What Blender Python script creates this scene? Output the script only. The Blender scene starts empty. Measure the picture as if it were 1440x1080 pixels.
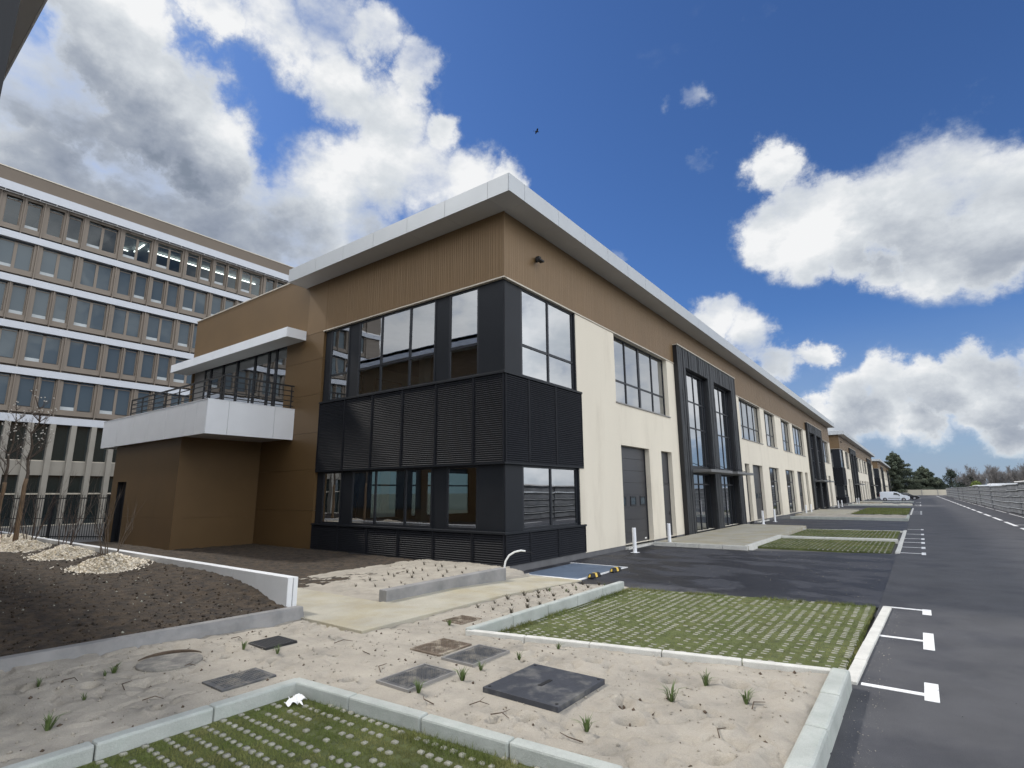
import bpy, math, random
import numpy as np
from mathutils import Vector, Matrix, Euler
random.seed(7); RNG=np.random.default_rng(7)
scene=bpy.context.scene
COL=scene.collection
# ------------------------------------------------------------------ helpers
class MB:
    def __init__(s): s.v=[]; s.f=[]
    def quad(s,a,b,c,d):
        n=len(s.v); s.v+= [tuple(a),tuple(b),tuple(c),tuple(d)]; s.f.append((n,n+1,n+2,n+3))
    def poly(s,pts):
        n=len(s.v); s.v+=[tuple(p) for p in pts]; s.f.append(tuple(range(n,n+len(pts))))
    def hexa(s,p):   # 8 pts: bottom 4 ccw, top 4 ccw
        n=len(s.v); s.v+=[tuple(q) for q in p]
        s.f+=[(n+3,n+2,n+1,n),(n+4,n+5,n+6,n+7),(n,n+1,n+5,n+4),(n+1,n+2,n+6,n+5),(n+2,n+3,n+7,n+6),(n+3,n,n+4,n+7)]
    def box(s,x0,x1,y0,y1,z0,z1):
        if x1<x0:x0,x1=x1,x0
        if y1<y0:y0,y1=y1,y0
        if z1<z0:z0,z1=z1,z0
        s.hexa([(x0,y0,z0),(x1,y0,z0),(x1,y1,z0),(x0,y1,z0),(x0,y0,z1),(x1,y0,z1),(x1,y1,z1),(x0,y1,z1)])
    def prism(s,poly,z0,z1):  # ccw plan polygon
        n=len(s.v); k=len(poly)
        s.v+=[(p[0],p[1],z0) for p in poly]+[(p[0],p[1],z1) for p in poly]
        s.f.append(tuple(range(n+k-1,n-1,-1))); s.f.append(tuple(range(n+k,n+2*k)))
        for i in range(k):
            j=(i+1)%k; s.f.append((n+i,n+j,n+k+j,n+k+i))
    def tube(s,pts,r,seg=8,cap=True):
        pts=[Vector(p) for p in pts]
        rs=r if isinstance(r,(list,tuple)) else [r]*len(pts)
        n0=len(s.v); prev=None
        for i,p in enumerate(pts):
            t=(pts[min(i+1,len(pts)-1)]-pts[max(i-1,0)]).normalized()
            if prev is None:
                a=Vector((0,0,1)) if abs(t.z)<.9 else Vector((1,0,0)); u=t.cross(a).normalized()
            else:
                u=(prev-t*prev.dot(t)); u=u.normalized() if u.length>1e-6 else t.orthogonal().normalized()
            prev=u; w=t.cross(u)
            for k in range(seg):
                an=2*math.pi*k/seg; q=p+(u*math.cos(an)+w*math.sin(an))*rs[i]; s.v.append(tuple(q))
        for i in range(len(pts)-1):
            for k in range(seg):
                a=n0+i*seg+k; b=n0+i*seg+(k+1)%seg; s.f.append((a,b,b+seg,a+seg))
        if cap:
            s.f.append(tuple(range(n0+seg-1,n0-1,-1))); m=n0+(len(pts)-1)*seg; s.f.append(tuple(range(m,m+seg)))
    def build(s,name,mat,parent=None,bevel=0,smooth=False,loc=None):
        me=bpy.data.meshes.new(name); me.from_pydata(s.v,[],s.f); me.update()
        return link(name,me,mat,parent,bevel,smooth,loc)
def link(name,me,mat,parent=None,bevel=0,smooth=False,loc=None):
    if mat: me.materials.append(mat)
    if smooth: me.polygons.foreach_set('use_smooth',[True]*len(me.polygons))
    o=bpy.data.objects.new(name,me); COL.objects.link(o)
    if parent: o.parent=parent
    if loc is not None: o.location=loc
    if bevel:
        m=o.modifiers.new('bevel','BEVEL'); m.width=bevel; m.segments=2; m.limit_method='ANGLE'
    return o
def np_mesh(name,V,F,mat,parent=None,smooth=False):
    V=np.asarray(V,dtype=np.float32); F=np.asarray(F,dtype=np.int32); k=F.shape[1]
    me=bpy.data.meshes.new(name); me.vertices.add(len(V)); me.vertices.foreach_set('co',V.ravel())
    me.loops.add(F.size); me.loops.foreach_set('vertex_index',F.ravel())
    me.polygons.add(len(F)); me.polygons.foreach_set('loop_start',np.arange(0,F.size,k,dtype=np.int32))
    me.update(calc_edges=True); me.validate()
    return link(name,me,mat,parent,smooth=smooth)
def tag(o,label=None,cat=None,group=None,kind=None):
    if label:o['label']=label
    if cat:o['category']=cat
    if group:o['group']=group
    if kind:o['kind']=kind
    return o
def empty(name,loc=(0,0,0),rz=0):
    o=bpy.data.objects.new(name,None); COL.objects.link(o); o.location=loc; o.rotation_euler=(0,0,rz); o.empty_display_size=.3; return o
def kids(o): return [c for c in bpy.data.objects if c.parent==o]
def copy_tree(o,parent=None):
    c=o.copy(); COL.objects.link(c); c.parent=parent
    for ch in list(o.children): copy_tree(ch,c)
    return c
def lat(n=256):
    return RNG.random((n,n))
LT=[lat() for _ in range(6)]
def vnoise(x,y,s=1.0,k=0):
    x=np.asarray(x)*s+17.3*k; y=np.asarray(y)*s+9.1*k
    xi=np.floor(x).astype(int); yi=np.floor(y).astype(int); fx=x-xi; fy=y-yi
    fx=fx*fx*(3-2*fx); fy=fy*fy*(3-2*fy); L=LT[k%6]; m=256
    a=L[xi%m,yi%m]; b=L[(xi+1)%m,yi%m]; c=L[xi%m,(yi+1)%m]; d=L[(xi+1)%m,(yi+1)%m]
    return (a*(1-fx)+b*fx)*(1-fy)+(c*(1-fx)+d*fx)*fy
def fbm(x,y,s,o=4,k=0):
    t=0;a=.5;w=0
    for i in range(o): t=t+a*vnoise(x,y,s*2**i,k+i); w+=a; a*=.5
    return t/w
# ------------------------------------------------------------------ materials
def nd(nt,t,**kw):
    n=nt.nodes.new(t)
    for k,v in kw.items():
        if k=='inp':
            for a,b in v.items(): n.inputs[a].default_value=b
        else: setattr(n,k,v)
    return n
def mat(name,col,rough=.7,metal=0,var=.12,vs=2.0,bump=0,bs=30,spec=.5,col2=None,c2s=1.0,c2t=(.45,.6),stretch=None,rough2=None,fine=0,fs=60):
    m=bpy.data.materials.new(name); m.use_nodes=True; nt=m.node_tree; nt.nodes.clear(); L=nt.links.new
    out=nd(nt,'ShaderNodeOutputMaterial'); p=nd(nt,'ShaderNodeBsdfPrincipled'); L(p.outputs[0],out.inputs[0])
    p.inputs['Roughness'].default_value=rough; p.inputs['Metallic'].default_value=metal; p.inputs['Specular IOR Level'].default_value=spec
    tc=nd(nt,'ShaderNodeTexCoord'); vec=tc.outputs['Object']
    if stretch:
        mp=nd(nt,'ShaderNodeMapping'); mp.inputs['Scale'].default_value=stretch; L(vec,mp.inputs[0]); vec=mp.outputs[0]
    n=nd(nt,'ShaderNodeTexNoise',inp={'Scale':vs,'Detail':6.0,'Roughness':.6}); L(vec,n.inputs['Vector'])
    r=nd(nt,'ShaderNodeMapRange',inp={1:.3,2:.7,3:1-var,4:1+var}); L(n.outputs[0],r.inputs[0])
    base=nd(nt,'ShaderNodeRGB'); base.outputs[0].default_value=(*col,1); bc=base.outputs[0]
    if col2:
        n2=nd(nt,'ShaderNodeTexNoise',inp={'Scale':c2s,'Detail':8.0,'Roughness':.62}); L(vec,n2.inputs['Vector'])
        r2=nd(nt,'ShaderNodeMapRange',inp={1:c2t[0],2:c2t[1],3:0.,4:1.}); L(n2.outputs[0],r2.inputs[0])
        mx=nd(nt,'ShaderNodeMix',data_type='RGBA'); L(r2.outputs[0],mx.inputs[0]); L(bc,mx.inputs[6]); mx.inputs[7].default_value=(*col2,1); bc=mx.outputs[2]
        if rough2 is not None:
            rr=nd(nt,'ShaderNodeMapRange',inp={1:0.,2:1.,3:rough,4:rough2}); L(r2.outputs[0],rr.inputs[0]); L(rr.outputs[0],p.inputs['Roughness'])
    sc=nd(nt,'ShaderNodeVectorMath',operation='SCALE'); L(bc,sc.inputs[0]); L(r.outputs[0],sc.inputs['Scale']); res=sc.outputs[0]
    if fine:
        n3=nd(nt,'ShaderNodeTexNoise',inp={'Scale':fs,'Detail':3.0,'Roughness':.7}); L(vec,n3.inputs['Vector'])
        r3=nd(nt,'ShaderNodeMapRange',inp={1:.3,2:.7,3:1-fine,4:1+fine}); L(n3.outputs[0],r3.inputs[0])
        s3=nd(nt,'ShaderNodeVectorMath',operation='SCALE'); L(res,s3.inputs[0]); L(r3.outputs[0],s3.inputs['Scale']); res=s3.outputs[0]
    L(res,p.inputs['Base Color'])
    if bump:
        nb=nd(nt,'ShaderNodeTexNoise',inp={'Scale':bs,'Detail':5.0,'Roughness':.65}); L(vec,nb.inputs['Vector'])
        b=nd(nt,'ShaderNodeBump',inp={'Strength':bump,'Distance':.02}); L(nb.outputs[0],b.inputs['Height']); L(b.outputs[0],p.inputs['Normal'])
    return m
def glassmat(name,tint,refl,rough=.0,through=True,base=(.01,.012,.015),wav=.0,gc=(.93,.96,1,1)):
    m=bpy.data.materials.new(name); m.use_nodes=True; nt=m.node_tree; nt.nodes.clear(); L=nt.links.new
    out=nd(nt,'ShaderNodeOutputMaterial'); g=nd(nt,'ShaderNodeBsdfGlossy',inp={'Roughness':rough,'Color':gc})
    fr=nd(nt,'ShaderNodeFresnel',inp={'IOR':1.55}); mr=nd(nt,'ShaderNodeMapRange',inp={1:0.,2:1.,3:refl,4:1.}); L(fr.outputs[0],mr.inputs[0])
    if wav:
        tc=nd(nt,'ShaderNodeTexCoord'); n=nd(nt,'ShaderNodeTexNoise',inp={'Scale':.8,'Detail':1.0}); L(tc.outputs['Object'],n.inputs['Vector'])
        b=nd(nt,'ShaderNodeBump',inp={'Strength':wav,'Distance':.05}); L(n.outputs[0],b.inputs['Height']); L(b.outputs[0],g.inputs['Normal'])
    if through: t=nd(nt,'ShaderNodeBsdfTransparent',inp={'Color':(*tint,1)})
    else: t=nd(nt,'ShaderNodeBsdfDiffuse',inp={'Color':(*base,1)})
    mx=nd(nt,'ShaderNodeMixShader'); L(mr.outputs[0],mx.inputs[0]); L(t.outputs[0],mx.inputs[1]); L(g.outputs[0],mx.inputs[2]); L(mx.outputs[0],out.inputs[0])
    return m
M={}
M['cream']=mat('cream_render',(.70,.64,.53),.9,var=.04,vs=.5,bump=.3,bs=50,fine=.06,fs=90,col2=(.60,.54,.44),c2s=1.1,c2t=(.52,.75),stretch=(1,1,.22))
M['tan']=mat('bronze_cladding',(.175,.109,.050),.5,.15,var=.06,vs=.7,bump=.02,bs=4)
M['tanflat']=mat('bronze_panel',(.142,.086,.036),.45,.2,var=.07,vs=.6,bump=.02,bs=2)
M['trim']=mat('pale_trim',(.55,.5,.42),.5,.2,var=.05)
M['white']=mat('white_aluminium',(.78,.80,.83),.45,.1,var=.035,vs=1.2,bump=.01,bs=2)
M['fascia']=mat('fascia_aluminium',(.44,.46,.475),.42,.3,var=.035,vs=1.2,bump=.01,bs=2)
M['soffit']=mat('soffit_panel',(.50,.50,.50),.55,.15,var=.04,vs=1.0)
M['dark']=mat('anthracite_metal',(.012,.014,.019),.45,.1,var=.15,vs=2)
M['dark2']=mat('anthracite_panel',(.013,.015,.019),.5,.0,spec=.25,var=.12,vs=.8,bump=.02,bs=2)
M['louvre']=mat('louvre_metal',(.013,.014,.018),.55,.0,spec=.2,var=.12,vs=1.5)
M['door']=mat('grey_door',(.050,.050,.055),.4,.2,var=.08,vs=1,bump=.03,bs=3)
M['plinth']=mat('plinth_paint',(.12,.12,.125),.75,var=.15,vs=2.5,bump=.1,bs=40)
M['portal']=mat('charred_board',(.024,.026,.029),.6,.0,var=.75,vs=5,bump=.8,bs=9,stretch=(3,3,.25))
M['portalin']=mat('portal_lining',(.012,.012,.014),.5,.1,var=.2)
M['sill']=mat('grey_sill',(.28,.27,.26),.5,.3,var=.1)
M['canopy']=mat('canopy_metal',(.17,.17,.17),.5,.3,var=.1)
M['roof']=mat('roof_felt',(.2,.2,.2),.9)
M['int']=mat('interior_plaster',(.66,.69,.67),.9,var=.05)
M['intfloor']=mat('interior_screed',(.33,.34,.33),.8,var=.15)
M['glassA']=glassmat('window_glass',(.42,.47,.46),.40,wav=.05)
M['glassB']=glassmat('clear_window_glass',(.62,.68,.66),.36,wav=.05)
M['glassR']=glassmat('rear_window_glass',(.42,.50,.46),.03)
M['glassP']=glassmat('entrance_glass',(.3,.34,.34),.55,wav=.05)
M['glassO']=glassmat('office_glass',(.2,.25,.25),.0,through=False,base=(.068,.086,.10),wav=.12,gc=(.55,.6,.62,1))
M['glassO2']=glassmat('office_ground_glass',(.2,.25,.25),.05,through=False,base=(.018,.028,.03),wav=.12)
M['glassC']=glassmat('car_glass',(.2,.2,.2),.03,through=False,base=(.01,.012,.015),gc=(.4,.42,.45,1))
M['obronze']=mat('office_bronze',(.18,.148,.118),.5,.15,var=.06,vs=.5)
M['obeige']=mat('office_stone',(.28,.26,.225),.8,var=.07,vs=.8,bump=.05,bs=8)
M['roomw']=mat('office_room_wall',(.30,.33,.33),.9,var=.05)
tb=bpy.data.materials.new('lit_tube'); tb.use_nodes=True; tb.node_tree.nodes['Principled BSDF'].inputs['Emission Color'].default_value=(1,.98,.92,1); tb.node_tree.nodes['Principled BSDF'].inputs['Emission Strength'].default_value=6.0; M['tube']=tb
M['glassT']=glassmat('office_top_glass',(.42,.48,.48),.02,wav=.1,gc=(.6,.65,.68,1))
M['oband']=mat('office_white_band',(.50,.52,.56),.5,.1,var=.03)
M['obrown']=mat('office_parapet',(.14,.11,.082),.55,.1,var=.05,vs=.6)
M['blind']=mat('pale_blind',(.42,.45,.46),.8)
M['asphalt']=mat('road_asphalt',(.062,.062,.067),.82,var=.18,vs=1.3,bump=.4,bs=90,fine=.3,fs=110,col2=(.042,.043,.050),c2s=.6,c2t=(.52,.66))
M['tarmac']=mat('driveway_asphalt',(.050,.051,.060),.8,var=.15,vs=.5,bump=.35,bs=90,col2=(.014,.014,.018),c2s=.55,c2t=(.47,.53),rough2=.55,stretch=(1,1.6,1),fine=.2,fs=120)
M['ground']=mat('base_ground',(.12,.115,.105),.95,var=.3,vs=.1,bump=.3,bs=10)
M['paint']=mat('road_paint',(.74,.74,.73),.65,var=.12,vs=8,fine=.08,fs=60,col2=(.40,.40,.40),c2s=9,c2t=(.60,.72))
M['sand']=mat('pale_sand',(.355,.322,.270),.95,var=.15,vs=1.6,bump=.7,bs=60,col2=(.29,.265,.225),c2s=2.3,c2t=(.5,.68),fine=.13,fs=110)
M['soil']=mat('dark_soil',(.052,.036,.022),.95,var=.45,vs=4,bump=1.0,bs=28,col2=(.027,.02,.015),c2s=7,c2t=(.45,.6),fine=.4,fs=60)
M['concrete']=mat('kerb_concrete',(.38,.40,.375),.85,var=.12,vs=3,bump=.3,bs=60,col2=(.34,.37,.34),c2s=5,c2t=(.5,.7),fine=.1,fs=100)
M['kerbw']=mat('pale_kerb',(.56,.55,.51),.85,var=.12,vs=4,bump=.3,bs=60,fine=.1,fs=90)
M['wallgrey']=mat('grey_concrete',(.24,.235,.23),.9,var=.14,vs=2.5,bump=.2,bs=50,col2=(.19,.19,.19),c2s=3,c2t=(.45,.65))
M['wallwhite']=mat('white_concrete',(.66,.67,.68),.85,var=.06,vs=2,bump=.15,bs=50)
M['walk']=mat('exposed_aggregate',(.385,.36,.295),.92,var=.12,vs=1.2,bump=.5,bs=130,col2=(.36,.32,.225),c2s=.8,c2t=(.45,.62),fine=.2,fs=160)
M['grass']=mat('grass_blade',(.120,.150,.042),.8,var=.4,vs=.9,spec=.15,col2=(.20,.195,.075),c2s=1.6,c2t=(.45,.62),fine=.35,fs=40)
M['turf']=mat('turf_soil',(.085,.10,.032),.95,var=.4,vs=6,bump=.6,bs=60)
M['stud']=mat('paver_concrete',(.29,.285,.235),.9,var=.2,vs=5,bump=.2,bs=60)
M['lidc']=mat('sandy_concrete_lid',(.19,.18,.165),.95,var=.25,vs=6,bump=.6,bs=40,col2=(.29,.27,.23),c2s=3,c2t=(.45,.65),fine=.15,fs=70)
M['iron']=mat('cast_iron',(.085,.087,.092),.6,.2,var=.2,vs=9,bump=.15,bs=25,col2=(.25,.23,.195),c2s=4,c2t=(.47,.70),rough2=.9)
M['iron2']=mat('dark_cover',(.048,.052,.064),.55,.2,var=.15,vs=5,bump=.15,bs=30,col2=(.20,.195,.18),c2s=3.0,c2t=(.5,.75))
M['rust']=mat('rusty_cover',(.15,.115,.085),.75,.2,var=.3,vs=9,bump=.4,bs=25,col2=(.33,.29,.23),c2s=5,c2t=(.5,.62),rough2=.9)
M['black']=mat('black_paint',(.012,.012,.014),.5,var=.1)
M['blackm']=mat('black_rubber',(.02,.02,.021),.8,var=.2)
M['yellow']=mat('yellow_reflector',(.75,.50,.07),.4,var=.06)
M['bluepad']=mat('blue_grey_paint',(.13,.17,.23),.7,var=.12,vs=1.5,bump=.2,bs=80,fine=.1,fs=80)
M['bollard']=mat('white_enamel',(.8,.81,.83),.35,var=.04,vs=2)
M['hose']=mat('white_conduit',(.7,.7,.68),.5,var=.05)
M['chip']=mat('wood_chip',(.84,.77,.65),.9,var=.3,vs=14,fine=.3,fs=40)
M['bark']=mat('bark',(.11,.085,.065),.9,var=.3,vs=8,bump=.6,bs=30)
M['wrap']=mat('tree_wrap',(.23,.155,.095),.9,var=.25,vs=9,bump=.6,bs=30,stretch=(1,1,.4))
M['twig']=mat('twig',(.085,.062,.05),.9,var=.2)
M['blossom']=mat('pale_bud',(.6,.57,.52),.8,var=.1)
M['drytwig']=mat('dry_root',(.085,.06,.042),.95,var=.3,vs=20)
M['tuft']=mat('tuft_leaf',(.085,.125,.035),.6,var=.35,vs=8)
M['seedl']=mat('seedling_leaf',(.06,.05,.03),.8,var=.4,vs=8)
M['paper']=mat('paper_tissue',(.82,.82,.82),.9,var=.03)
M['farwall']=mat('far_cream_wall',(.52,.48,.39),.9,var=.06,vs=.3)
M['conif']=mat('conifer_needles',(.08,.10,.07),.9,var=.5,vs=.35,col2=(.11,.125,.08),c2s=.5,c2t=(.45,.65))
M['conif2']=mat('dark_conifer_needles',(.042,.056,.042),.9,var=.4,vs=.4)
M['ygreen']=mat('yellow_green_leaf',(.15,.19,.05),.9,var=.3,vs=.5)
M['fartwig']=mat('far_bare_twig',(.17,.16,.155),.9,var=.25,vs=.4)
M['rack']=mat('dark_rack_panel',(.20,.21,.23),.55,.3,var=.35,vs=1.3,stretch=(1,.6,2))
M['rackedge']=mat('light_rack_edge',(.52,.55,.58),.45,.4,var=.25,vs=.6)
M['rackw']=mat('white_sheet',(.75,.76,.78),.6,var=.06)
M['vanpaint']=mat('white_car_paint',(.70,.74,.80),.25,var=.02,spec=.6)
M['blackcar']=mat('black_car_paint',(.010,.011,.014),.15,var=.05,spec=.7)
M['greycar']=mat('dark_grey_car_paint',(.03,.035,.045),.2,var=.05,spec=.7)
M['hub']=mat('wheel_alloy',(.4,.4,.42),.35,.7)
M['lamp']=mat('headlight_lens',(.6,.63,.66),.15,.2)
M['redl']=mat('tail_light',(.4,.02,.02),.3)
M['birdm']=mat('bird_plumage',(.01,.011,.014),.8)
M['plate']=mat('number_plate',(.75,.75,.72),.5)

# ------------------------------------------------------------------ camera
cam=bpy.data.cameras.new('camera'); camo=bpy.data.objects.new('camera',cam); COL.objects.link(camo); scene.camera=camo
YAW,PITCH,ROLL,FPX=6.39889970e-01,1.99213063e-01,-6.48039135e-03,753.194846
cy,sy,cp,sp=math.cos(YAW),math.sin(YAW),math.cos(PITCH),math.sin(PITCH)
fw=Vector((-sy*cp,cy*cp,sp)); rt=Vector((cy,sy,0)); up=rt.cross(fw)
r2=rt*math.cos(ROLL)+up*math.sin(ROLL); u2=-rt*math.sin(ROLL)+up*math.cos(ROLL)
CAM=Vector((9.40246653,-12.24922444,2.0))
camo.matrix_world=Matrix(((r2.x,u2.x,-fw.x,CAM.x),(r2.y,u2.y,-fw.y,CAM.y),(r2.z,u2.z,-fw.z,CAM.z),(0,0,0,1)))
cam.sensor_width=36; cam.lens=FPX/1440*36; cam.clip_end=3000; cam.clip_start=.05
def pdir(x,y): return (r2*((x-720)/FPX)+u2*((540-y)/FPX)+fw).normalized()   # direction of a sky feature, used to plan cloud bearings

# ------------------------------------------------------------------ sun + sky
SUN=Vector((-.985,-.17,0)).normalized(); ALT=math.radians(46)
sdir=Vector((SUN.x*math.cos(ALT),SUN.y*math.cos(ALT),math.sin(ALT)))
sl=bpy.data.lights.new('sun','SUN'); sl.energy=2.1; sl.angle=math.radians(5.0); sl.color=(1,.95,.87)
so=bpy.data.objects.new('sun',sl); COL.objects.link(so); so.rotation_euler=sdir.to_track_quat('Z','Y').to_euler(); so.location=(-30,-10,60)
w=bpy.data.worlds.new('World'); scene.world=w; w.use_nodes=True; nt=w.node_tree; nt.nodes.clear(); L=nt.links.new
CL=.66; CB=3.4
CLOUDS=[(20,120,150),(120,130,115),(215,190,105),(60,300,170),(250,300,130),(330,262,85),(400,310,105),(470,275,95),(545,245,85),(600,250,75),(655,255,55),(540,165,70),(470,110,70),(385,40,80),(300,15,55),(465,30,80),(530,50,50),(572,100,45),(470,350,110),(330,380,120),(620,190,40),
 (150,62,105,1.35),(225,150,100,1.35),(295,215,84,1.3),(350,250,60),(700,262,40),(1085,235,42),(1078,322,48),(1125,358,54),(1182,328,62),(1240,295,80),(1320,255,90),(1400,255,78),(1480,300,85),(1110,285,50),(1150,295,55),(1190,280,45),(1300,350,62),(1400,340,70),(1205,368,46),
 (1005,455,40),(1050,480,46),(1095,503,40),(1146,494,30),(1190,565,44),(1250,550,50),(1310,545,46),(1380,535,50),(1460,540,58),(1235,592,46),(1295,595,42),(1400,572,54),(1430,612,44),(1180,600,44),(1345,560,36),(1150,590,36)]
WISPS=[(612,140,22),(935,165,20),(978,138,24),(985,235,26),(1072,18,26),(870,360,16)]
DARK=[(110,200,120),(30,170,90),(200,270,110),(290,330,100),(400,345,75),(540,340,50),(60,330,150),(1390,345,115,.55),(1290,340,90,.38),(1450,310,110,.5),(1085,515,55,.6),(1320,590,55,.55),(1430,570,60,.6),(1210,600,45,.55)]
def field_group(name,blobs,wisps,extra,plateau):
    grp=bpy.data.node_groups.new(name,'ShaderNodeTree'); GL=grp.links.new
    grp.interface.new_socket('Vector',in_out='INPUT',socket_type='NodeSocketVector'); grp.interface.new_socket('Density',in_out='OUTPUT',socket_type='NodeSocketFloat')
    gi=nd(grp,'NodeGroupInput'); go=nd(grp,'NodeGroupOutput')
    nz=nd(grp,'ShaderNodeVectorMath',operation='NORMALIZE'); GL(gi.outputs[0],nz.inputs[0])
    wn=nd(grp,'ShaderNodeTexNoise',inp={'Scale':7.0,'Detail':9.0,'Roughness':.66}); GL(nz.outputs[0],wn.inputs['Vector'])
    ws=nd(grp,'ShaderNodeVectorMath',operation='SUBTRACT'); GL(wn.outputs['Color'],ws.inputs[0]); ws.inputs[1].default_value=(.5,.5,.5)
    wm=nd(grp,'ShaderNodeVectorMath',operation='SCALE'); wm.inputs['Scale'].default_value=.15; GL(ws.outputs[0],wm.inputs[0])
    wa=nd(grp,'ShaderNodeVectorMath',operation='ADD'); GL(nz.outputs[0],wa.inputs[0]); GL(wm.outputs[0],wa.inputs[1])
    acc=None; L_=[]
    for q in blobs+wisps:
        x,y,r=q[:3]; k=math.sqrt(1+((x-720)**2+(y-540)**2)/FPX**2); L_.append((pdir(x,y),r/FPX/k**1.3,(q[3] if len(q)>3 else 1.0) if q not in wisps else .44))
    for az,el,a in extra:
        A_=math.radians(az); E_=math.radians(el); L_.append(((math.cos(E_)*math.sin(A_),math.cos(E_)*math.cos(A_),math.sin(E_)),a,1.0))
    for d,ang,top in L_:
        dt=nd(grp,'ShaderNodeVectorMath',operation='DISTANCE'); GL(wa.outputs[0],dt.inputs[0]); dt.inputs[1].default_value=tuple(d)
        mr=nd(grp,'ShaderNodeMapRange',interpolation_type='SMOOTHSTEP',inp={1:ang*plateau,2:ang*1.55,3:top,4:0.}); GL(dt.outputs['Value'],mr.inputs[0])
        if acc is None: acc=mr.outputs[0]
        else:
            mx=nd(grp,'ShaderNodeMath',operation='MAXIMUM'); GL(acc,mx.inputs[0]); GL(mr.outputs[0],mx.inputs[1]); acc=mx.outputs[0]
    GL(acc,go.inputs[0]); return grp
OTHER=((12,8,.075),(17,9,.09),(23,13,.12),(30,18,.14),(28,12,.13),(32,26,.17),(40,28,.26),(21,8,.06),(27,19,.11),(36,14,.2),(48,24,.24),(36,36,.16),(60,16,.24),(75,38,.34),(95,20,.34),(115,42,.30),(150,30,.36),(130,12,.3),(165,60,.3),(185,18,.30),(215,40,.35),(245,25,.38),(226,18,.30),(234,32,.3),(270,50,.3),(200,65,.22),(265,18,.3),(300,70,.2),(80,62,.25),(24,6,.08),(34,4,.14))
G1=field_group('CloudField',CLOUDS,WISPS,OTHER,.35); G2=field_group('CloudShadeField',DARK,[],(),.1)
tc=nd(nt,'ShaderNodeTexCoord'); V0=tc.outputs['Generated']
def use(g_,off=None):
    g=nd(nt,'ShaderNodeGroup'); g.node_tree=g_
    if off is None: L(V0,g.inputs[0])
    else:
        a=nd(nt,'ShaderNodeVectorMath',operation='ADD'); L(V0,a.inputs[0]); a.inputs[1].default_value=off; L(a.outputs[0],g.inputs[0])
    return g.outputs[0]
def MRn(src,a,b,c,d,sm=True):
    m_=nd(nt,'ShaderNodeMapRange',inp={1:a,2:b,3:c,4:d}); m_.interpolation_type='SMOOTHSTEP' if sm else 'LINEAR'; L(src,m_.inputs[0]); return m_.outputs[0]
def mth(op,a,b):
    m_=nd(nt,'ShaderNodeMath',operation=op)
    for i,q in enumerate((a,b)):
        if hasattr(q,'links'): L(q,m_.inputs[i])
        else: m_.inputs[i].default_value=q
    return m_.outputs[0]
def noise(scale,det,ro,off=(0,0,0),st=(1,1,1.6)):
    a=nd(nt,'ShaderNodeVectorMath',operation='ADD'); L(V0,a.inputs[0]); a.inputs[1].default_value=off
    b=nd(nt,'ShaderNodeVectorMath',operation='MULTIPLY'); L(a.outputs[0],b.inputs[0]); b.inputs[1].default_value=st
    n=nd(nt,'ShaderNodeTexNoise',inp={'Scale':scale,'Detail':det,'Roughness':ro}); L(b.outputs[0],n.inputs['Vector']); return n.outputs[0]
bulk=use(G1); dark=use(G2)
n0=noise(4.6,11.0,.57); n1=noise(4.6,11.0,.57,(sdir.x*.035,sdir.y*.035,.05))
dens=mth('ADD',bulk,mth('MULTIPLY_ADD',n0,2.1)) if False else mth('ADD',bulk,mth('SUBTRACT',mth('MULTIPLY',n0,2.1),1.42))
alpha=MRn(dens,-.12,.58,0.,1.)
relief=mth('SUBTRACT',n1,n0)               # puffs turned toward the light are brighter
sep=nd(nt,'ShaderNodeSeparateXYZ'); L(V0,sep.inputs[0]); zz=sep.outputs[2]
core=MRn(dens,.15,.75,0.,1.)
shade=mth('MULTIPLY',mth('ADD',mth('MULTIPLY',dark,.92),mth('ADD',mth('MULTIPLY',relief,2.0),.14)),core)
big=noise(2.6,6.0,.55,(3.1,1.7,.4))
shade=mth('ADD',shade,mth('MULTIPLY',mth('SUBTRACT',big,.5),.25))
cr=nd(nt,'ShaderNodeValToRGB'); L(shade,cr.inputs[0]); e=cr.color_ramp.elements
e[0].position=0; e[0].color=(.97,.98,.99,1); e[1].position=1.0; e[1].color=(.24,.285,.36,1)
a1=e.new(.22); a1.color=(.74,.78,.82,1); a2=e.new(.62); a2.color=(.43,.475,.55,1); a3=e.new(.86); a3.color=(.32,.365,.45,1)
sky=nd(nt,'ShaderNodeTexSky',sky_type='NISHITA'); sky.sun_disc=False; sky.sun_elevation=ALT; sky.sun_rotation=math.atan2(sdir.x,sdir.y); sky.altitude=100; sky.air_density=1.0; sky.dust_density=.5; sky.ozone_density=2.0
STR=.10
ss=nd(nt,'ShaderNodeVectorMath',operation='MULTIPLY'); L(sky.outputs[0],ss.inputs[0]); ss.inputs[1].default_value=(.36,.54,.82)
# unseen front-lit cloud opposite the sun, brightened extra to light the long facade
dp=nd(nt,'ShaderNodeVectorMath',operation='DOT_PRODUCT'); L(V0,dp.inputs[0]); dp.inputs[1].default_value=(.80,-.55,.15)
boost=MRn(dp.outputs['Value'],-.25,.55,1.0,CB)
wv=noise(6.0,6.0,.55,(.4,.2,.1),(1,1,3.5))
hz=MRn(zz,.0,.30,1.0,0.)
al2=mth('MAXIMUM',alpha,mth('MULTIPLY',hz,MRn(wv,.3,.7,.65,1.0,False)))
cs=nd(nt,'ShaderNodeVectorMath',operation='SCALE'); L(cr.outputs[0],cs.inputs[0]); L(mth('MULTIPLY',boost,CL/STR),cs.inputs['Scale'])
hc=nd(nt,'ShaderNodeMix',data_type='RGBA'); L(alpha,hc.inputs[0]); hc.inputs[6].default_value=(.37*CL/STR,.46*CL/STR,.60*CL/STR,1); L(cs.outputs[0],hc.inputs[7])
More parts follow.
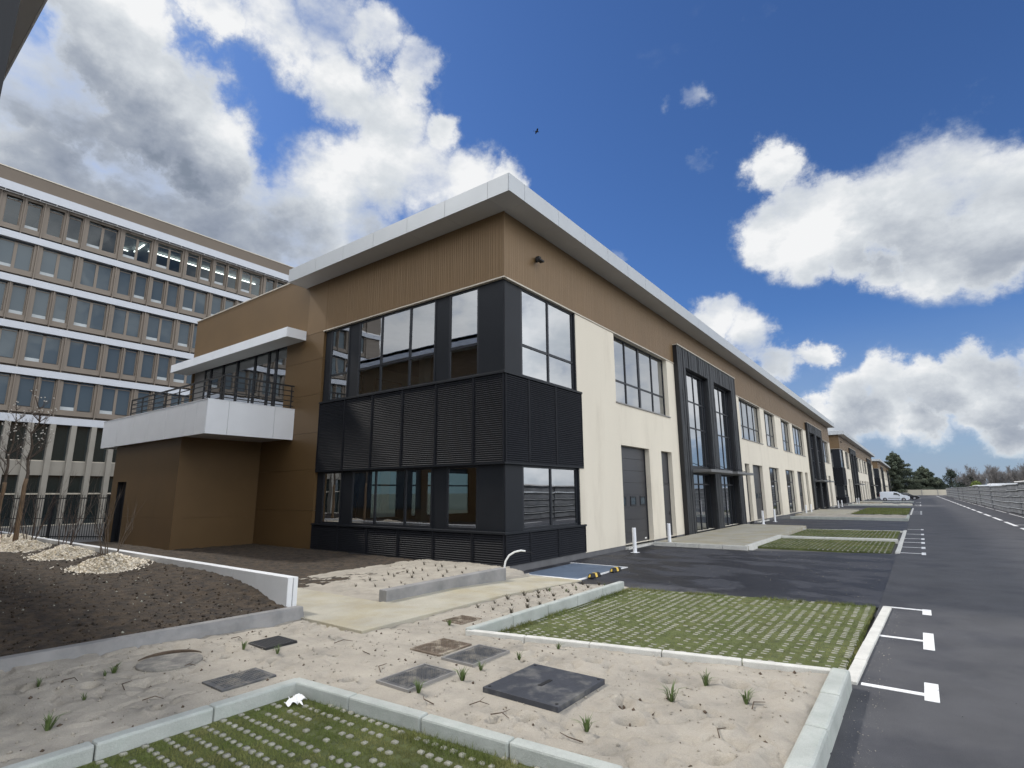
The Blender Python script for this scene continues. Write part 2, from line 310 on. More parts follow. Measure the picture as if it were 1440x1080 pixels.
mx=nd(nt,'ShaderNodeMix',data_type='RGBA'); mx.clamp_factor=True; L(al2,mx.inputs[0]); L(ss.outputs[0],mx.inputs[6]); L(hc.outputs[2],mx.inputs[7])
bg=nd(nt,'ShaderNodeBackground'); bg.inputs[1].default_value=STR; L(mx.outputs[2],bg.inputs[0])
wo=nd(nt,'ShaderNodeOutputWorld'); L(bg.outputs[0],wo.inputs[0])
w.cycles.sampling_method='MANUAL'; w.cycles.sample_map_resolution=512

# ------------------------------------------------------------------ frames of reference for facades: (u along, n outward, z)
FA=lambda u,n,z:(n,u,z)          # long facade, plane x=0
FB=lambda u,n,z:(u,-n,z)         # gable facade, plane y=0
def fbox(mb,F,u0,u1,n0,n1,z0,z1):
    a=F(u0,n0,z0); b=F(u1,n1,z1); mb.box(a[0],b[0],a[1],b[1],z0,z1)
def wall(mb,F,u0,u1,z0,z1,ops,n=0.,depth=.25):
    us=sorted({u0,u1}|{min(max(k,u0),u1) for o in ops for k in o[:2]}); zs=sorted({z0,z1}|{min(max(k,z0),z1) for o in ops for k in o[2:4]})
    for i in range(len(us)-1):
        for j in range(len(zs)-1):
            cu=(us[i]+us[i+1])/2; cz=(zs[j]+zs[j+1])/2
            if any(o[0]<cu<o[1] and o[2]<cz<o[3] for o in ops): continue
            mb.quad(F(us[i],n,zs[j]),F(us[i+1],n,zs[j]),F(us[i+1],n,zs[j+1]),F(us[i],n,zs[j+1]))
    for a,b,c,d in ops:
        m=n-depth
        mb.quad(F(a,n,c),F(a,m,c),F(a,m,d),F(a,n,d)); mb.quad(F(b,m,c),F(b,n,c),F(b,n,d),F(b,m,d))
        mb.quad(F(a,n,d),F(a,m,d),F(b,m,d),F(b,n,d)); mb.quad(F(a,m,c),F(a,n,c),F(b,n,c),F(b,m,c))
def window(parent,F,u0,u1,z0,z1,n,mulls,trans,gm,fw_=.07,wide=(),sill=True,name='window'):
    """window part = frame mesh; panes are its sub-parts"""
    f=MB(); d=.05
    fbox(f,F,u0,u0+fw_,n-d,n,z0,z1); fbox(f,F,u1-fw_,u1,n-d,n,z0,z1); fbox(f,F,u0+fw_,u1-fw_,n-d,n,z1-fw_,z1); fbox(f,F,u0+fw_,u1-fw_,n-d,n,z0,z0+fw_)
    edges=[u0+fw_]
    for i,m_ in enumerate(mulls):
        h=(.16 if i in wide else .075)/2
        fbox(f,F,m_-h,m_+h,n-d,n+.004,z0+fw_,z1-fw_); edges+=[m_-h,m_+h]
    edges.append(u1-fw_)
    for k in range(0,len(edges),2):
        for t in trans: fbox(f,F,edges[k],edges[k+1],n-d+.003,n-.006,t-.04,t+.04)
    fo=f.build(name,M['dark'],parent)
    zz_=[z0+fw_]+[q for t in trans for q in (t-.04,t+.04)]+[z1-fw_]
    for k in range(0,len(edges),2):
        g=MB()
        for j in range(0,len(zz_),2):
            tilt=random.uniform(-.004,.004); a,b,c,e_=edges[k],edges[k+1],zz_[j],zz_[j+1]
            g.quad(F(a,n-.03,c),F(b,n-.03,c),F(b,n-.03+tilt,e_),F(a,n-.03+tilt,e_))
        g.build('pane',gm,fo)
    if sill:
        s=MB(); fbox(s,F,u0-.04,u1+.04,n+.003,.05,z0-.05,z0-.003); s.build('sill',M['sill'],fo)
    return fo
def louvre(parent,F,u0,u1,z0,z1,n=.03,pitch=.062):
    l=MB(); k=int((z1-z0)/pitch); p=(z1-z0)/k; g=.035
    for i in range(k):
        a=z0+i*p
        P=[(n-.03,a),(n+.008,a+.002),(n+.008,a+p*.38),(n-.026,a+p*.96)]
        v=[F(u,q[0],q[1]) for u in (u0+g,u1-g) for q in P]; b=len(l.v); l.v+=v
        l.f+=[(b+0,b+1,b+5,b+4),(b+1,b+2,b+6,b+5),(b+2,b+3,b+7,b+6)]
    for a,b in ((u0+.006,u0+g),(u1-g,u1-.006)): fbox(l,F,a,b,n-.06,n+.02,z0,z1)
    fbox(l,F,u0+g,u1-g,n-.08,n-.055,z0,z1)
    return l.build('louvre_panel',M['louvre'],parent)
def section_door(parent,F,u0,u1,z0,z1,n,wins=True):
    d=MB(); k=8; h=(z1-z0)/k
    for i in range(k): fbox(d,F,u0,u1,n-.06,n,z0+i*h+.006,z0+(i+1)*h-.006)
    fbox(d,F,u0,u1,n-.08,n-.02,z0,z1)
    o=d.build('loading_door',M['door'],parent,bevel=.004)
    for a,b in ((u0-.003,u0+.06),(u1-.06,u1+.003)): fr=MB(); fbox(fr,F,a,b,n,n+.03,z0,z1); fr.build('guide_rail',M['dark'],o)
    if wins:
        for i in range(3):
            c=u0+(u1-u0)*(.16+.34*i); w_=.27
            f=MB(); 
            for a,b,c0,c1 in ((c-w_,c+w_,1.42,1.47),(c-w_,c+w_,1.75,1.80),(c-w_,c-w_+.05,1.47,1.75),(c+w_-.05,c+w_,1.47,1.75)): fbox(f,F,a,b,n+.001,n+.025,c0,c1)
            fo=f.build('door_window',M['dark'],o); g=MB(); fbox(g,F,c-w_+.05,c+w_-.05,n+.002,n+.008,1.47,1.75); g.build('pane',M['glassO'],fo)
    l=MB(); fbox(l,F,u1-.42,u1-.25,n+.002,n+.012,.02,.08); l.build('maker_plate',M['plate'],o)
    return o
def slim_door(parent,F,u0,u1,z0,z1,n):
    d=MB(); fbox(d,F,u0,u1,n-.06,n,z0,2.32); fbox(d,F,u0,u1,n-.06,n-.01,2.34,z1); fbox(d,F,u0,u0+.05,n,n+.02,z0,z1); fbox(d,F,u1-.05,u1,n,n+.02,z0,z1)
    o=d.build('service_door',M['door'],parent,bevel=.004)
    h=MB(); h.tube([F(u1-.18,n+.0,.98),F(u1-.18,n+.06,.98),F(u1-.32,n+.06,.98)],.012,6); fbox(h,F,u1-.21,u1-.15,n+.001,n+.01,.9,1.06); h.build('handle',M['black'],o)
def portal(parent,y0,y1):
    F=FA; s=(y1-y0)/11.0; n=.22; g=lambda k:y0+k*s
    b1=(g(1.15),g(5.0)); b2=(g(6.1),g(9.95)); zt=9.45; zo=8.46
    p=MB(); ops=[(b1[0],b1[1],-.2,zo),(b2[0],b2[1],-.2,zo)]
    # board faces: vertical boards with uneven depth
    def boards(u0,u1,z0,z1):
        u=u0
        while u<u1-1e-3:
            w_=min(random.uniform(.09,.2),u1-u); nn=n+random.uniform(-.012,.02)
            zsp=[z0]; zc=z0
            while zc<z1: zc+=random.uniform(.6,2.2); zsp.append(min(zc,z1))
            for a,b in zip(zsp[:-1],zsp[1:]): fbox(p,F,u+.004,u+w_-.004,n-.1,nn+random.uniform(-.008,.008),a+.002,b-.002)
            u+=w_
    boards(y0,b1[0],-.2,zt); boards(b1[1],b2[0],-.2,zt); boards(b2[1],y1,-.2,zt); boards(b1[0],b1[1],zo,zt); boards(b2[0],b2[1],zo,zt)
    o=p.build('portal_frame',M['portal'],parent)
    q=MB(); fbox(q,F,y0-.02,y1+.02,-.02,n+.05,zt+.002,zt+.05); q.build('capping',M['trim'],o)
    q=MB(); fbox(q,F,y0-.03,y0-.002,0,n,-.2,zt); fbox(q,F,y1+.002,y1+.03,0,n,-.2,zt)
    for b in (b1,b2):
        fbox(q,F,b[0]-.03,b[0]-.002+.01,-.42,n-.1,-.2,zo); fbox(q,F,b[1]-.008,b[1]+.03,-.42,n-.1,-.2,zo); fbox(q,F,b[0],b[1],-.42,n-.1,zo-.01,zo+.03)
        fbox(q,F,b[0]+.03,b[1]-.03,-.42,-.05,2.93,3.25)
    q.build('portal_lining',M['portalin'],o)
    for b in (b1,b2):
        L_=b[1]-b[0]; m=[b[0]+.55*s,b[0]+2.0*s,b[0]+3.3*s]
        window(parent,F,b[0]+.01,b[1]-.01,3.26,zo-.02,-.08,m,[5.35,6.8],M['glassP'],fw_=.06,sill=False)
        window(parent,F,b[0]+.01,b[1]-.01,-.15,2.92,-.12,[b[0]+1.0*s,b[0]+1.9*s,b[0]+2.85*s],[2.35],M['glassB'],fw_=.07,sill=False,name='entrance_door')
        h=MB(); h.tube([F(b[0]+1.75*s,-.12,.75),F(b[0]+1.75*s,-.04,.75),F(b[0]+1.75*s,-.04,1.5),F(b[0]+1.75*s,-.12,1.5)],.015,6); h.build('door_handle',M['hub'],parent)
        c=MB(); fbox(c,F,b[0]+.0,b[1]-.0,-.3,1.16,2.94,3.08); k=c.build('canopy',M['canopy'],parent,bevel=.01)
        c=MB()
        for t in (b[0]+.35,b[1]-.35): c.tube([F(t,-.28,3.6),F(t,.9,3.09)],.018,6)
        c.build('tie_rod',M['dark'],k)
def ribs(mb,F,u0,u1,z0,z1,n):
    u=u0
    while u<u1:
        w_=random.choice((.04,.06,.06,.09)); 
        if u+w_>u1:break
        fbox(mb,F,u,u+w_,n-.02,n+.007,z0,z1); u+=w_+random.choice((.012,.016,.024))
def panels(mb,F,us,n0,n1,z0,z1,gap=.012):
    for a,b in zip(us[:-1],us[1:]): fbox(mb,F,a+gap/2,b-gap/2,n0,n1,z0,z1)

YE=75.4
WIN_TOP=[(7.45,13.35,[8.9,10.35,11.85],(1,)),(27.0,33.3,[28.5,30.1,31.7],(1,)),(34.7,38.8,[36.0,37.4],()),(41.45,45.7,[42.8,44.3],()),(47.0,53.2,[48.5,50.1,51.7],(1,)),(67.0,73.6,[68.6,70.3,71.9],(1,))]
GLZ=[(34.7,38.4),(41.3,45.6)]
SECT=[(7.7,10.55),(29.3,32.3),(47.2,50.3),(70.2,72.3)]
SLIM=[(11.95,13.3),(27.1,28.3),(51.8,53.4),(67.3,68.6)]
def commercial(name,label):
    B=empty(name,(0,0,0)); tag(B,label,'building','terrace of matching commercial buildings along the road')
    # --- long facade
    wl=MB(); ops=[(a,b,5.58,8.46) for a,b,_,_ in WIN_TOP]+[(a,b,-.05,3.84) for a,b in SECT+SLIM]+[(a,b,.0,3.84) for a,b in GLZ]+[(14.4,25.4,-.05,8.48),(55.2,66.2,-.05,8.48)]
    ops=[o for o in ops]
    wall(wl,FA,4.56,YE,-.05,8.48,ops,0,.26)
    wl.quad((-.3,YE,-.2),(-14,YE,-.2),(-14,YE,8.48),(0,YE,8.48))
    wl.build('wall',M['cream'],B)
    k=sorted([(a,b) for a,b in SECT+SLIM]+[(14.3,25.5),(55.1,66.3)]); u=4.56
    for a,b in k:
        if a>u: pl=MB(); fbox(pl,FA,u,a,-.25,-.012,-.5,-.052); pl.build('plinth',M['plinth'],B)
        u=b
    pl=MB(); fbox(pl,FA,u,YE,-.25,-.012,-.5,-.052); pl.build('plinth',M['plinth'],B)
    for a,b in SECT: th=MB(); fbox(th,FA,a,b+.1,-.2,.14,-.3,-.14); th.build('door_threshold',M['kerbw'],B,bevel=.01)
    for a,b,m,wd in WIN_TOP: window(B,FA,a,b,5.58,8.46,-.2,m,[6.56],M['glassA'],wide=wd)
    for a,b in GLZ:
        t=(b-a)/3; window(B,FA,a,b,.0,3.84,-.2,[a+t,a+2*t],[1.1,2.75],M['glassA'])
    for a,b in SECT: section_door(B,FA,a,b,-.14,3.84,-.24)
    for a,b in SLIM: slim_door(B,FA,a,b,-.14,3.84,-.22)
    portal(B,14.4,25.4); portal(B,55.2,66.2)
    # --- bronze cladding above
    cl=MB(); fbox(cl,FA,0.02,YE,-.2,.004,8.50,10.66); ribs(cl,FA,.05,YE-.05,8.51,10.66,-.0005)
    fbox(cl,FB,-10.45,0.0,-.2,.004,8.50,10.66); ribs(cl,FB,-9.2,-.04,8.51,10.66,.004)
    fbox(cl,FA,-.015,.02,-.02,.03,8.50,10.66)
    cl.build('bronze_cladding',M['tan'],B)
    tr=MB(); fbox(tr,FA,-.03,YE,-.1,.035,8.455,8.497); fbox(tr,FB,-9.25,.035,-.1,.035,8.455,8.497); tr.build('drip_trim',M['trim'],B)
    fl=MB()
    fl_us=[-13.2,-12.0,-10.46,-9.22]
    for z0,z1 in ((-.25,1.35),(1.36,2.9),(2.91,4.35),(4.36,5.9),(5.91,7.35),(7.36,8.49)):
        fbox(fl,FB,-13.39 if z1<5.4 else -11.9,-9.22,-.2,0.0,z0,z1)
    fbox(fl,FB,-21.14,-10.462,-.2,.0,8.42,11.22)
    fbox(fl,FB,-21.14,-21.0,-.2,.0,5.4,8.42)
    fl.box(-21.14,-21.0,.2,12,-.2,11.22)
    fl.build('bronze_panelling',M['tanflat'],B)
    wc=MB(); fbox(wc,FB,-21.2,-10.5,-.3,.03,11.222,11.27); wc.box(-21.2,-21.0,.3,12,11.222,11.27); wc.build('parapet_capping',M['trim'],B)
    # --- fascia and soffit
    fa=MB(); ys=[-.87,-.08]+[1.88+1.8*i for i in range(41)]; ys=[y for y in ys if y<YE-.3]+[YE+.1]
    xs=[-10.72]+[-8.8+1.77*i for i in range(5)]+[.06,.87]
    for a,b in zip(ys[:-1],ys[1:]): fa.box(.84,.87,a+.006,b-.006,10.66,11.23)
    for a,b in zip(xs[:-1],xs[1:]): fa.box(a+.006,b-.006-(0.0301 if b>.8 else 0),-.87,-.84,10.66,11.23)
    fa.box(-10.72,-10.69,-.84,0,10.66,11.23); 
    fa.box(-3,.87,YE+.1,YE+.13,10.66,11.23)
    fao=fa.build('fascia',M['fascia'],B)
    q=MB(); q.box(.82,.838,-.84,YE+.08,10.67,11.22); q.box(-10.68,.819,-.838,-.82,10.67,11.22); q.build('backing',M['dark'],fao)
    sf=MB()
    for a,b in zip(ys[:-1],ys[1:]):
        if b>.1: sf.box(.0,.835,max(a,-.0)+.004,b-.004,10.668,10.69)
    for a,b in zip(xs[:-1],xs[1:]): sf.box(a+.03 if a<-10 else a+.004,min(b,.835)-.004,-.835,-.004,10.668,10.69)
    sf.build('soffit',M['soffit'],B)
    rf=MB(); rf.box(-10.68,.815,-.815,YE+.07,11.0,11.12); rf.box(-14,-10.69,.01,YE+.07,11.0,11.12); rf.box(-20.98,-14.01,.01,12,11.0,11.12); rf.build('roof',M['roof'],B)
    # --- glazed corner with louvre bands
    cb=MB(); fbox(cb,FB,-9.2,0,-.3,.0,-.5,-.015); fbox(cb,FA,.301,4.56,-.3,.0,-.5,-.015); cb.build('concrete_base',M['plinth'],B)
    UB=[-9.17,-7.55,-5.95,-4.36,-2.77,-1.18,0.0]; UA=[0.0,1.21,2.78,4.53]
    for a,b in zip(UB[:-1],UB[1:]):
        louvre(B,FB,a,b,0.0,.83); louvre(B,FB,a,b,2.86,5.45)
    for a,b in zip(UA[:-1],UA[1:]):
        louvre(B,FA,a,b,0.0,.83); louvre(B,FA,a,b,2.86,5.45)
    ld=MB()
    for z0,z1,n in ((.835,.90,.07),(5.455,5.53,.065)):
        ld.prism([(-9.2,-n),(n,-n),(n,4.56),(-.1,4.56),(-.1,.1),(-9.2,.1)],z0,z1)
    ld.prism([(-9.2,-.035),(.035,-.035),(.035,4.56),(-.1,4.56),(-.1,.1),(-9.2,.1)],2.80,2.855)
    ld.prism([(-9.2,-.035),(.035,-.035),(.035,4.56),(-.1,4.56),(-.1,.1),(-9.2,.1)],-.014,-.003)
    ld.build('ledge',M['dark2'],B,bevel=.006)
    for z0,z1 in ((.90,2.80),(5.53,8.45)):
        pn=MB(); fbox(pn,FB,-1.06,-.08,-.14,-.08,z0,z1); pn.box(-.14,-.08,.081,.98,z0,z1); pn.build('corner_panel',M['dark2'],B)
        for a,b in ((-7.62,-7.04),(-2.95,-2.34),(-9.2,-8.82)): pn=MB(); fbox(pn,FB,a,b,-.14,-.10,z0,z1); pn.build('infill_panel',M['dark2'],B)
        pn=MB(); fbox(pn,FA,4.24,4.295,-.14,-.02,z0,z1); pn.build('jamb',M['dark2'],B)
    for z0,z1 in ((.9,2.8),(5.53,8.45)): rv=MB(); rv.box(-.14,0,4.30,4.56,z0,z1); rv.build('cream_reveal',M['cream'],B)
    for z0,z1,t in ((.90,2.80,[]),(5.53,8.45,[6.56])):
        window(B,FB,-8.82,-7.62,z0,z1,-.08,[],t,M['glassB'],sill=False)
        window(B,FB,-7.04,-2.95,z0,z1,-.08,[-5.72,-4.2],t,M['glassB'],sill=False)
        window(B,FB,-2.34,-1.06,z0,z1,-.08,[],t,M['glassB'],sill=False)
        window(B,FA,.98,4.24,z0,z1,-.08,[2.56],t,M['glassA'],sill=False)
    # --- wing: ground-floor block, balcony, canopy, glazed wall
    bx=MB()
    for z0,z1 in ((-.3,1.08),(1.085,4.2)):
        bx.box(-13.42,-13.4,-3.18,0,z0,z1)
        for a,b in ((-20.2,-19.55),(-18.5,-17.0),(-16.995,-15.2),(-15.195,-13.4)): bx.box(a,b,-3.2,-3.18,z0,z1)
    bx.box(-19.55,-18.5,-3.2,-3.18,2.56,4.2); bx.box(-20.2,-20.18,-3.18,0,-.3,4.2); bx.box(-20.17,-13.43,-3.17,0,4.17,4.19)
    bx.build('ground_floor_block',M['tanflat'],B)
    dr=MB(); dr.box(-19.55,-18.5,-2.98,-2.94,-.2,2.56); dr.box(-19.6,-19.55,-3.18,-2.94,-.2,2.6); dr.box(-18.5,-18.45,-3.18,-2.94,-.2,2.6); dr.box(-19.6,-18.45,-3.18,-2.94,2.561,2.62); d_=dr.build('door',M['dark'],B)
    h=MB(); h.box(-18.7,-18.66,-3.03,-2.98,.9,1.1); h.build('handle',M['hub'],d_)
    bk=MB(); xs2=[-21.6,-19.64,-17.91,-16.24,-14.45,-12.7,-11.8,-10.95]; ys2=[-3.45,-2.67,-.86,0.0]
    for a,b in zip(xs2[:-1],xs2[1:]): bk.box(a+.009,b-.009-(.0301 if b>-11 else 0),-3.45,-3.42,4.15,5.4)
    for a,b in zip(ys2[:-1],ys2[1:]): bk.box(-10.98,-10.95,a+.006,b-.006,4.15,5.4)
    bk.box(-21.6,-21.57,-3.42,0,4.15,5.4); 
    bal=bk.build('balcony',M['white'],B)
    q=MB(); q.box(-21.56,-10.99,-3.41,-3.39,4.16,5.39); q.box(-11.01,-10.99,-3.38,0,4.16,5.39); q.build('backing',M['dark'],bal)
    cp_=MB(); cp_.box(-21.6,-10.95,-3.46,-3.25,5.402,5.43); cp_.box(-11.16,-10.94,-3.245,0,5.402,5.43); cp_.box(-21.6,-21.4,-3.245,0,5.402,5.43); cp_.build('coping',M['white'],bal)
    sf=MB(); sf.box(-21.56,-10.99,-3.40,0,4.20,4.3); sf.build('underside',M['soffit'],bal)
    dk=MB(); dk.box(-21.3,-11.05,-3.2,0,4.7,4.8); dk.build('deck',M['intfloor'],bal)
    rl=MB(); x0,x1,yf=-20.2,-11.1,-2.85; zb=4.85; zt=6.40
    for i in range(8):
        x=x0+(x1-x0)*i/7; rl.box(x-.032,x+.032,yf-.02,yf+.02,zb,zt); 
    for y in (yf+.95,yf+1.9,-.12): rl.box(x1-.012,x1+.012,y-.025,y+.025,zb,zt)
    rl.box(x1-.15-.02,x1-.15+.02,yf-.012,yf+.012,zb,zt)
    for k_ in range(5):
        z=zt-.0-.21*k_; rr=.03 if k_==0 else .017
        rl.box(x0,x1-.013,yf-rr,yf+rr,z-rr,z+rr); rl.box(x1-rr,x1+rr,yf+.013,-.02,z-rr,z+rr)
    for y in (-1.5,-.1): rl.box(x0-.02,x0+.02,y-.02,y+.02,zb,zt)
    for k_ in range(5): rl.box(x0-.011,x0+.011,yf+.013,0,zt-.21*k_-.011,zt-.21*k_+.011)
    rl.build('railing',M['black'],bal)
    cn=MB(); xs3=[-21.6,-20.37,-18.65,-16.92,-15.2,-13.45,-11.7,-10.5]
    for a,b in zip(xs3[:-1],xs3[1:]): cn.box(a+.006,b-.006-(.0301 if b>-10.6 else 0),-.87,-.84,8.30,8.70)
    cn.box(-10.53,-10.5,-.87,0,8.30,8.70); cn.box(-21.6,-21.57,-.84,0,8.3,8.7); cn.box(-21.56,-10.54,-.838,-.001,8.66,8.69)
    k_=cn.build('balcony_canopy',M['white'],B); s_=MB(); s_.box(-21.56,-10.54,-.838,-.002,8.305,8.33); s_.build('underside',M['soffit'],k_)
    g=MB(); fbox(g,FB,-21.0,-19.85,-.2,-.1,4.8,8.42); g.build('grey_panel',M['sill'],B)
    window(B,FB,-19.85,-11.9,4.8,8.42,-.1,[-19.15,-17.85,-16.4,-14.75,-13.55,-12.9],[],M['glassB'],fw_=.1,sill=False,wide=(0,1,2,3,4,5))
    # --- interior
    FW_=lambda u,n,z:(-13.2-n,u,z); wo_=[(.9,2.5),(3.2,5.0),(5.8,7.6),(8.6,10.6),(11.4,13.4)]
    ww=MB(); wall(ww,FW_,.3,14.2,-.3,8.6,[(a,b,.7,3.2) for a,b in wo_]+[(a,b,5.4,8.0) for a,b in wo_],0,.15); ww.build('rear_wall',M['int'],B)
    for a,b in wo_:
        for z0,z1,t in ((.7,3.2,[2.4]),(5.4,8.0,[7.2])): window(B,FW_,a,b,z0,z1,-.05,[],t,M['glassR'],sill=False,name='rear_window')
    it=MB(); it.box(-13.3,-.4,.3,YE-.1,-.25,-.1); it.box(-20.9,-.9,.32,YE-.1,4.2,4.5); it.box(-20.9,-.32,.32,YE-.1,8.6,8.7)
    it.build('floor_slab',M['intfloor'],B)
    it=MB(); 
    for z0,z1 in ((-.1,4.2),(4.5,8.6)):
        it.box(-13.2,-13.05,14.2,YE-.2,z0,z1)
        for y in (13.9,26.2,40.0,54.2,66.6): it.box(-13.0,-.4,y,y+.15,z0,z1)
        it.box(-6.0,-5.85,14.1,26.1,z0,z1)
    it.box(-20.9,-13.3,13.9,14.0,4.8,8.6)
    for x,y in ((-3.0,4.0),(-7.5,4.0),(-3.0,9.0),(-7.5,9.0)): it.box(x-.18,x+.18,y-.18,y+.18,-.1,4.2); it.box(x-.18,x+.18,y-.18,y+.18,4.5,8.6)
    it.build('interior_wall',M['int'],B)
    # wall light / camera
    c=MB(); fbox(c,FA,1.72,1.80,.02,.06,9.56,9.74); fbox(c,FA,1.66,1.80,.062,.20,9.58,9.72); fbox(c,FA,1.58,1.84,.14,.30,9.52,9.58); o=c.build('wall_light',M['blackm'],B,bevel=.008)
    return B
B1=commercial('commercial_building','two-storey bronze and cream commercial building with black louvred corner, nearest to the camera')
for lab,y in (('second bronze and cream commercial building along the road, left of the parked white van',87.7),('farthest bronze and cream commercial building at the end of the terrace, beside the big cedar',188.0)):
    b=copy_tree(B1); b.location=(0,y,0); b['label']=lab

# --- neighbouring building, only its eaves corner shows at the top left; it is seen again in the windows
N=empty('neighbouring_building',(3.08,-11.6,0)); tag(N,'dark eaves corner of a neighbouring building at the top left edge','building')
n_=MB(); n_.box(-26,-.02,-14,-.02,-.3,10.66); n_.build('wall',M['tanflat'],N)
n_=MB(); n_.box(-26,.85,-14.9,.85,11.0,11.2); n_.build('roof',M['roof'],N)
n_=MB(); n_.box(-26,.85,.82,.85,10.66,11.23); n_.box(.82,.85,-14.9,.815,10.66,11.23); n_.build('fascia',M['white'],N)
n_=MB(); n_.box(-26,.815,.005,.815,10.665,10.70); n_.box(.005,.815,-14.9,0,10.665,10.70); n_.build('soffit',M['soffit'],N)
n_=MB(); n_.box(-.16,.0,-.16,.0,-.3,10.66); n_.build('corner_post',M['dark2'],N)
for z0,z1 in ((1,3.4),(5.5,8.4)):
    for k in range(6):
        f=MB(); x=-3.2-3.9*k; f.box(x-2.9,x,-.0,.04,z0,z1); fo=f.build('window',M['dark'],N); g=MB()
        for j in range(2): g.box(x-2.82+1.42*j,x-1.5+1.42*j,.045,.055,z0+.1,z1-.1)
        g.build('pane',M['glassO'],fo)
n_=MB()
for k in range(26): n_.box(-2.9+.1*k+.004,-2.9+.1*k+.096,.002,.03+random.uniform(-.01,.02),.4,9.4)
n_.build('charred_boarding',M['portal'],N)
n_=MB(); n_.box(-26,-3.1,.005,.5,4.2,4.9); n_.build('white_band',M['white'],N)

# --- office block with white bands
def office():
    O=empty('office_building',(-45,0,-.2)); F=lambda u,n,z:(n,u,z+.2)
    U0,U1=-31.7,27.0
    a=MB(); fbox(a,F,U0,U1,-18,-.35,-.4,22.4); fbox(a,F,U0,U1,-18,-.35,25.45,27.0); fbox(a,F,U0,U1,-18,-7,22.4,25.45); a.build('wall',M['obronze'],O)
    a=MB(); fbox(a,F,U0,U1,-6.99,-.34,25.40,25.44); fbox(a,F,U0,U1,-6.99,-6.95,22.42,25.4)
    for u in (-20,-9,-2.6,2.35,16.3): fbox(a,F,u,u+.1,-6.9,-.36,22.42,25.4)
    a.build('room_lining',M['roomw'],O); a=MB(); fbox(a,F,U0,U1,-6.9,-.34,22.405,22.415); a.build('room_floor',M['intfloor'],O)
    for u0,u1,n0,n1 in ((5.4,9.9,-2.44,-2.36),(10.3,16.0,-2.44,-2.36),(2.5,2.58,-3.6,-1.2),(4.6,4.68,-3.6,-1.2),(3.0,4.2,-3.9,-3.82)): a=MB(); fbox(a,F,u0,u1,n0,n1,25.18,25.24); a.build('ceiling_light',M['tube'],O)
    zb=[(7.7,8.28),(11.32,11.86),(14.83,15.37),(18.42,18.96),(21.89,22.43)]
    b=MB()
    for z0,z1 in zb: fbox(b,F,U0,U1,-.3,.22,z0,z1)
    fbox(b,F,U0,U1,-.3,.45,25.62,26.3); b.build('white_band',M['oband'],O)
    b=MB(); fbox(b,F,U0,U1,-.3,.12,26.302,27.5); b.build('parapet',M['obrown'],O)
    b=MB(); fbox(b,F,U0-.05,U1+.05,-.35,.17,27.502,27.58); b.build('coping',M['trim'],O)
    b=MB(); u=U0
    while u<U1: fbox(b,F,u,u+.05,.05,.5,25.45,25.6); u+=1.05
    fbox(b,F,U0,U1,.42,.5,25.40,25.445); b.build('sunshade_grille',M['sill'],O)
    rows={4:'SSPPPSSPSPP',3:'PPPSSPSPPSS',2:'SSPPPSSPPPS',1:'PPPSSPPSSPP',0:'PSPPSPPSSPP'}
    fr=MB()
    for r in range(5):
        z0=zb[r][1]+.42; z1=(zb[r+1][0]-.16) if r<4 else 25.15
        ops=[]; k=-12
        while True:
            u=.1+2.65*k
            if u+2.4>U1: break
            i=k+2; t=rows[r][i%11]
            if u>U0+.3:
                if t=='P':
                    ops.append((u,u+2.12,z0,z1,1)); 
                else:
                    ops.append((u-.02,u+.96,z0,z1,0)); ops.append((u+1.26,u+2.2,z0,z1,0))
                fbox(fr,F,u-.36,u-.29,.0,.14,zb[r][1],(zb[r+1][0] if r<4 else 25.6)); 
                if t=='S': fbox(fr,F,u+1.08,u+1.14,.0,.14,zb[r][1],(zb[r+1][0] if r<4 else 25.6))
            k+=1
        wl=MB(); wall(wl,F,U0,U1,zb[r][1],(zb[r+1][0] if r<4 else 25.6),[o[:4] for o in ops],0,.22); wl.build('storey_wall',M['obronze'],O)
        for a_,b_,c_,d_,pair in ops:
            g=MB(); n=-.17; fw_=.07
            fbox(g,F,a_,a_+fw_,n-.04,n,c_,d_); fbox(g,F,b_-fw_,b_,n-.04,n,c_,d_); fbox(g,F,a_+fw_,b_-fw_,n-.04,n,c_,c_+fw_); fbox(g,F,a_+fw_,b_-fw_,n-.04,n,d_-fw_,d_)
            if pair: m_=(a_+b_)/2; fbox(g,F,m_-.1,m_+.1,n-.04,n+.02,c_+fw_,d_-fw_)
            wo_=g.build('window',M['obronze'],O)
            q=MB()
            ed=[a_+fw_,(a_+b_)/2-.1,(a_+b_)/2+.1,b_-fw_] if pair else [a_+fw_,b_-fw_]
            for s in range(0,len(ed),2):
                tl=random.uniform(-.01,.01); q.quad(F(ed[s],n-.03,c_+fw_),F(ed[s+1],n-.03,c_+fw_),F(ed[s+1],n-.03+tl,d_-fw_),F(ed[s],n-.03+tl,d_-fw_))
            q.build('pane',M['glassT'] if r==4 else M['glassO'],wo_)
            if random.random()<.6:
                q=MB(); fbox(q,F,ed[0],ed[1],n-.029,n-.022,c_+fw_,c_+fw_+.42); q.build('sill_radiator',M['blind'],wo_)
    fr.build('fin',M['obronze'],O)['kind']='stuff'
    b=MB(); fbox(b,F,U0,U1,-.3,.0,3.72,4.8); u=-1.66-1.34*22
    cz=MB(); 
    while u<U1-.5:
        fbox(cz,F,u,u+.36,-.3,.24,-.4,7.695); u+=1.34
    b.build('spandrel',M['obeige'],O); cz.build('column',M['obeige'],O,bevel=.01)
    b=MB(); fbox(b,F,U0,U1,-.3,-.26,4.8,7.7); fbox(b,F,U0,U1,-.3,-.26,-.3,3.72); b.build('ground_glazing',M['glassO2'],O)
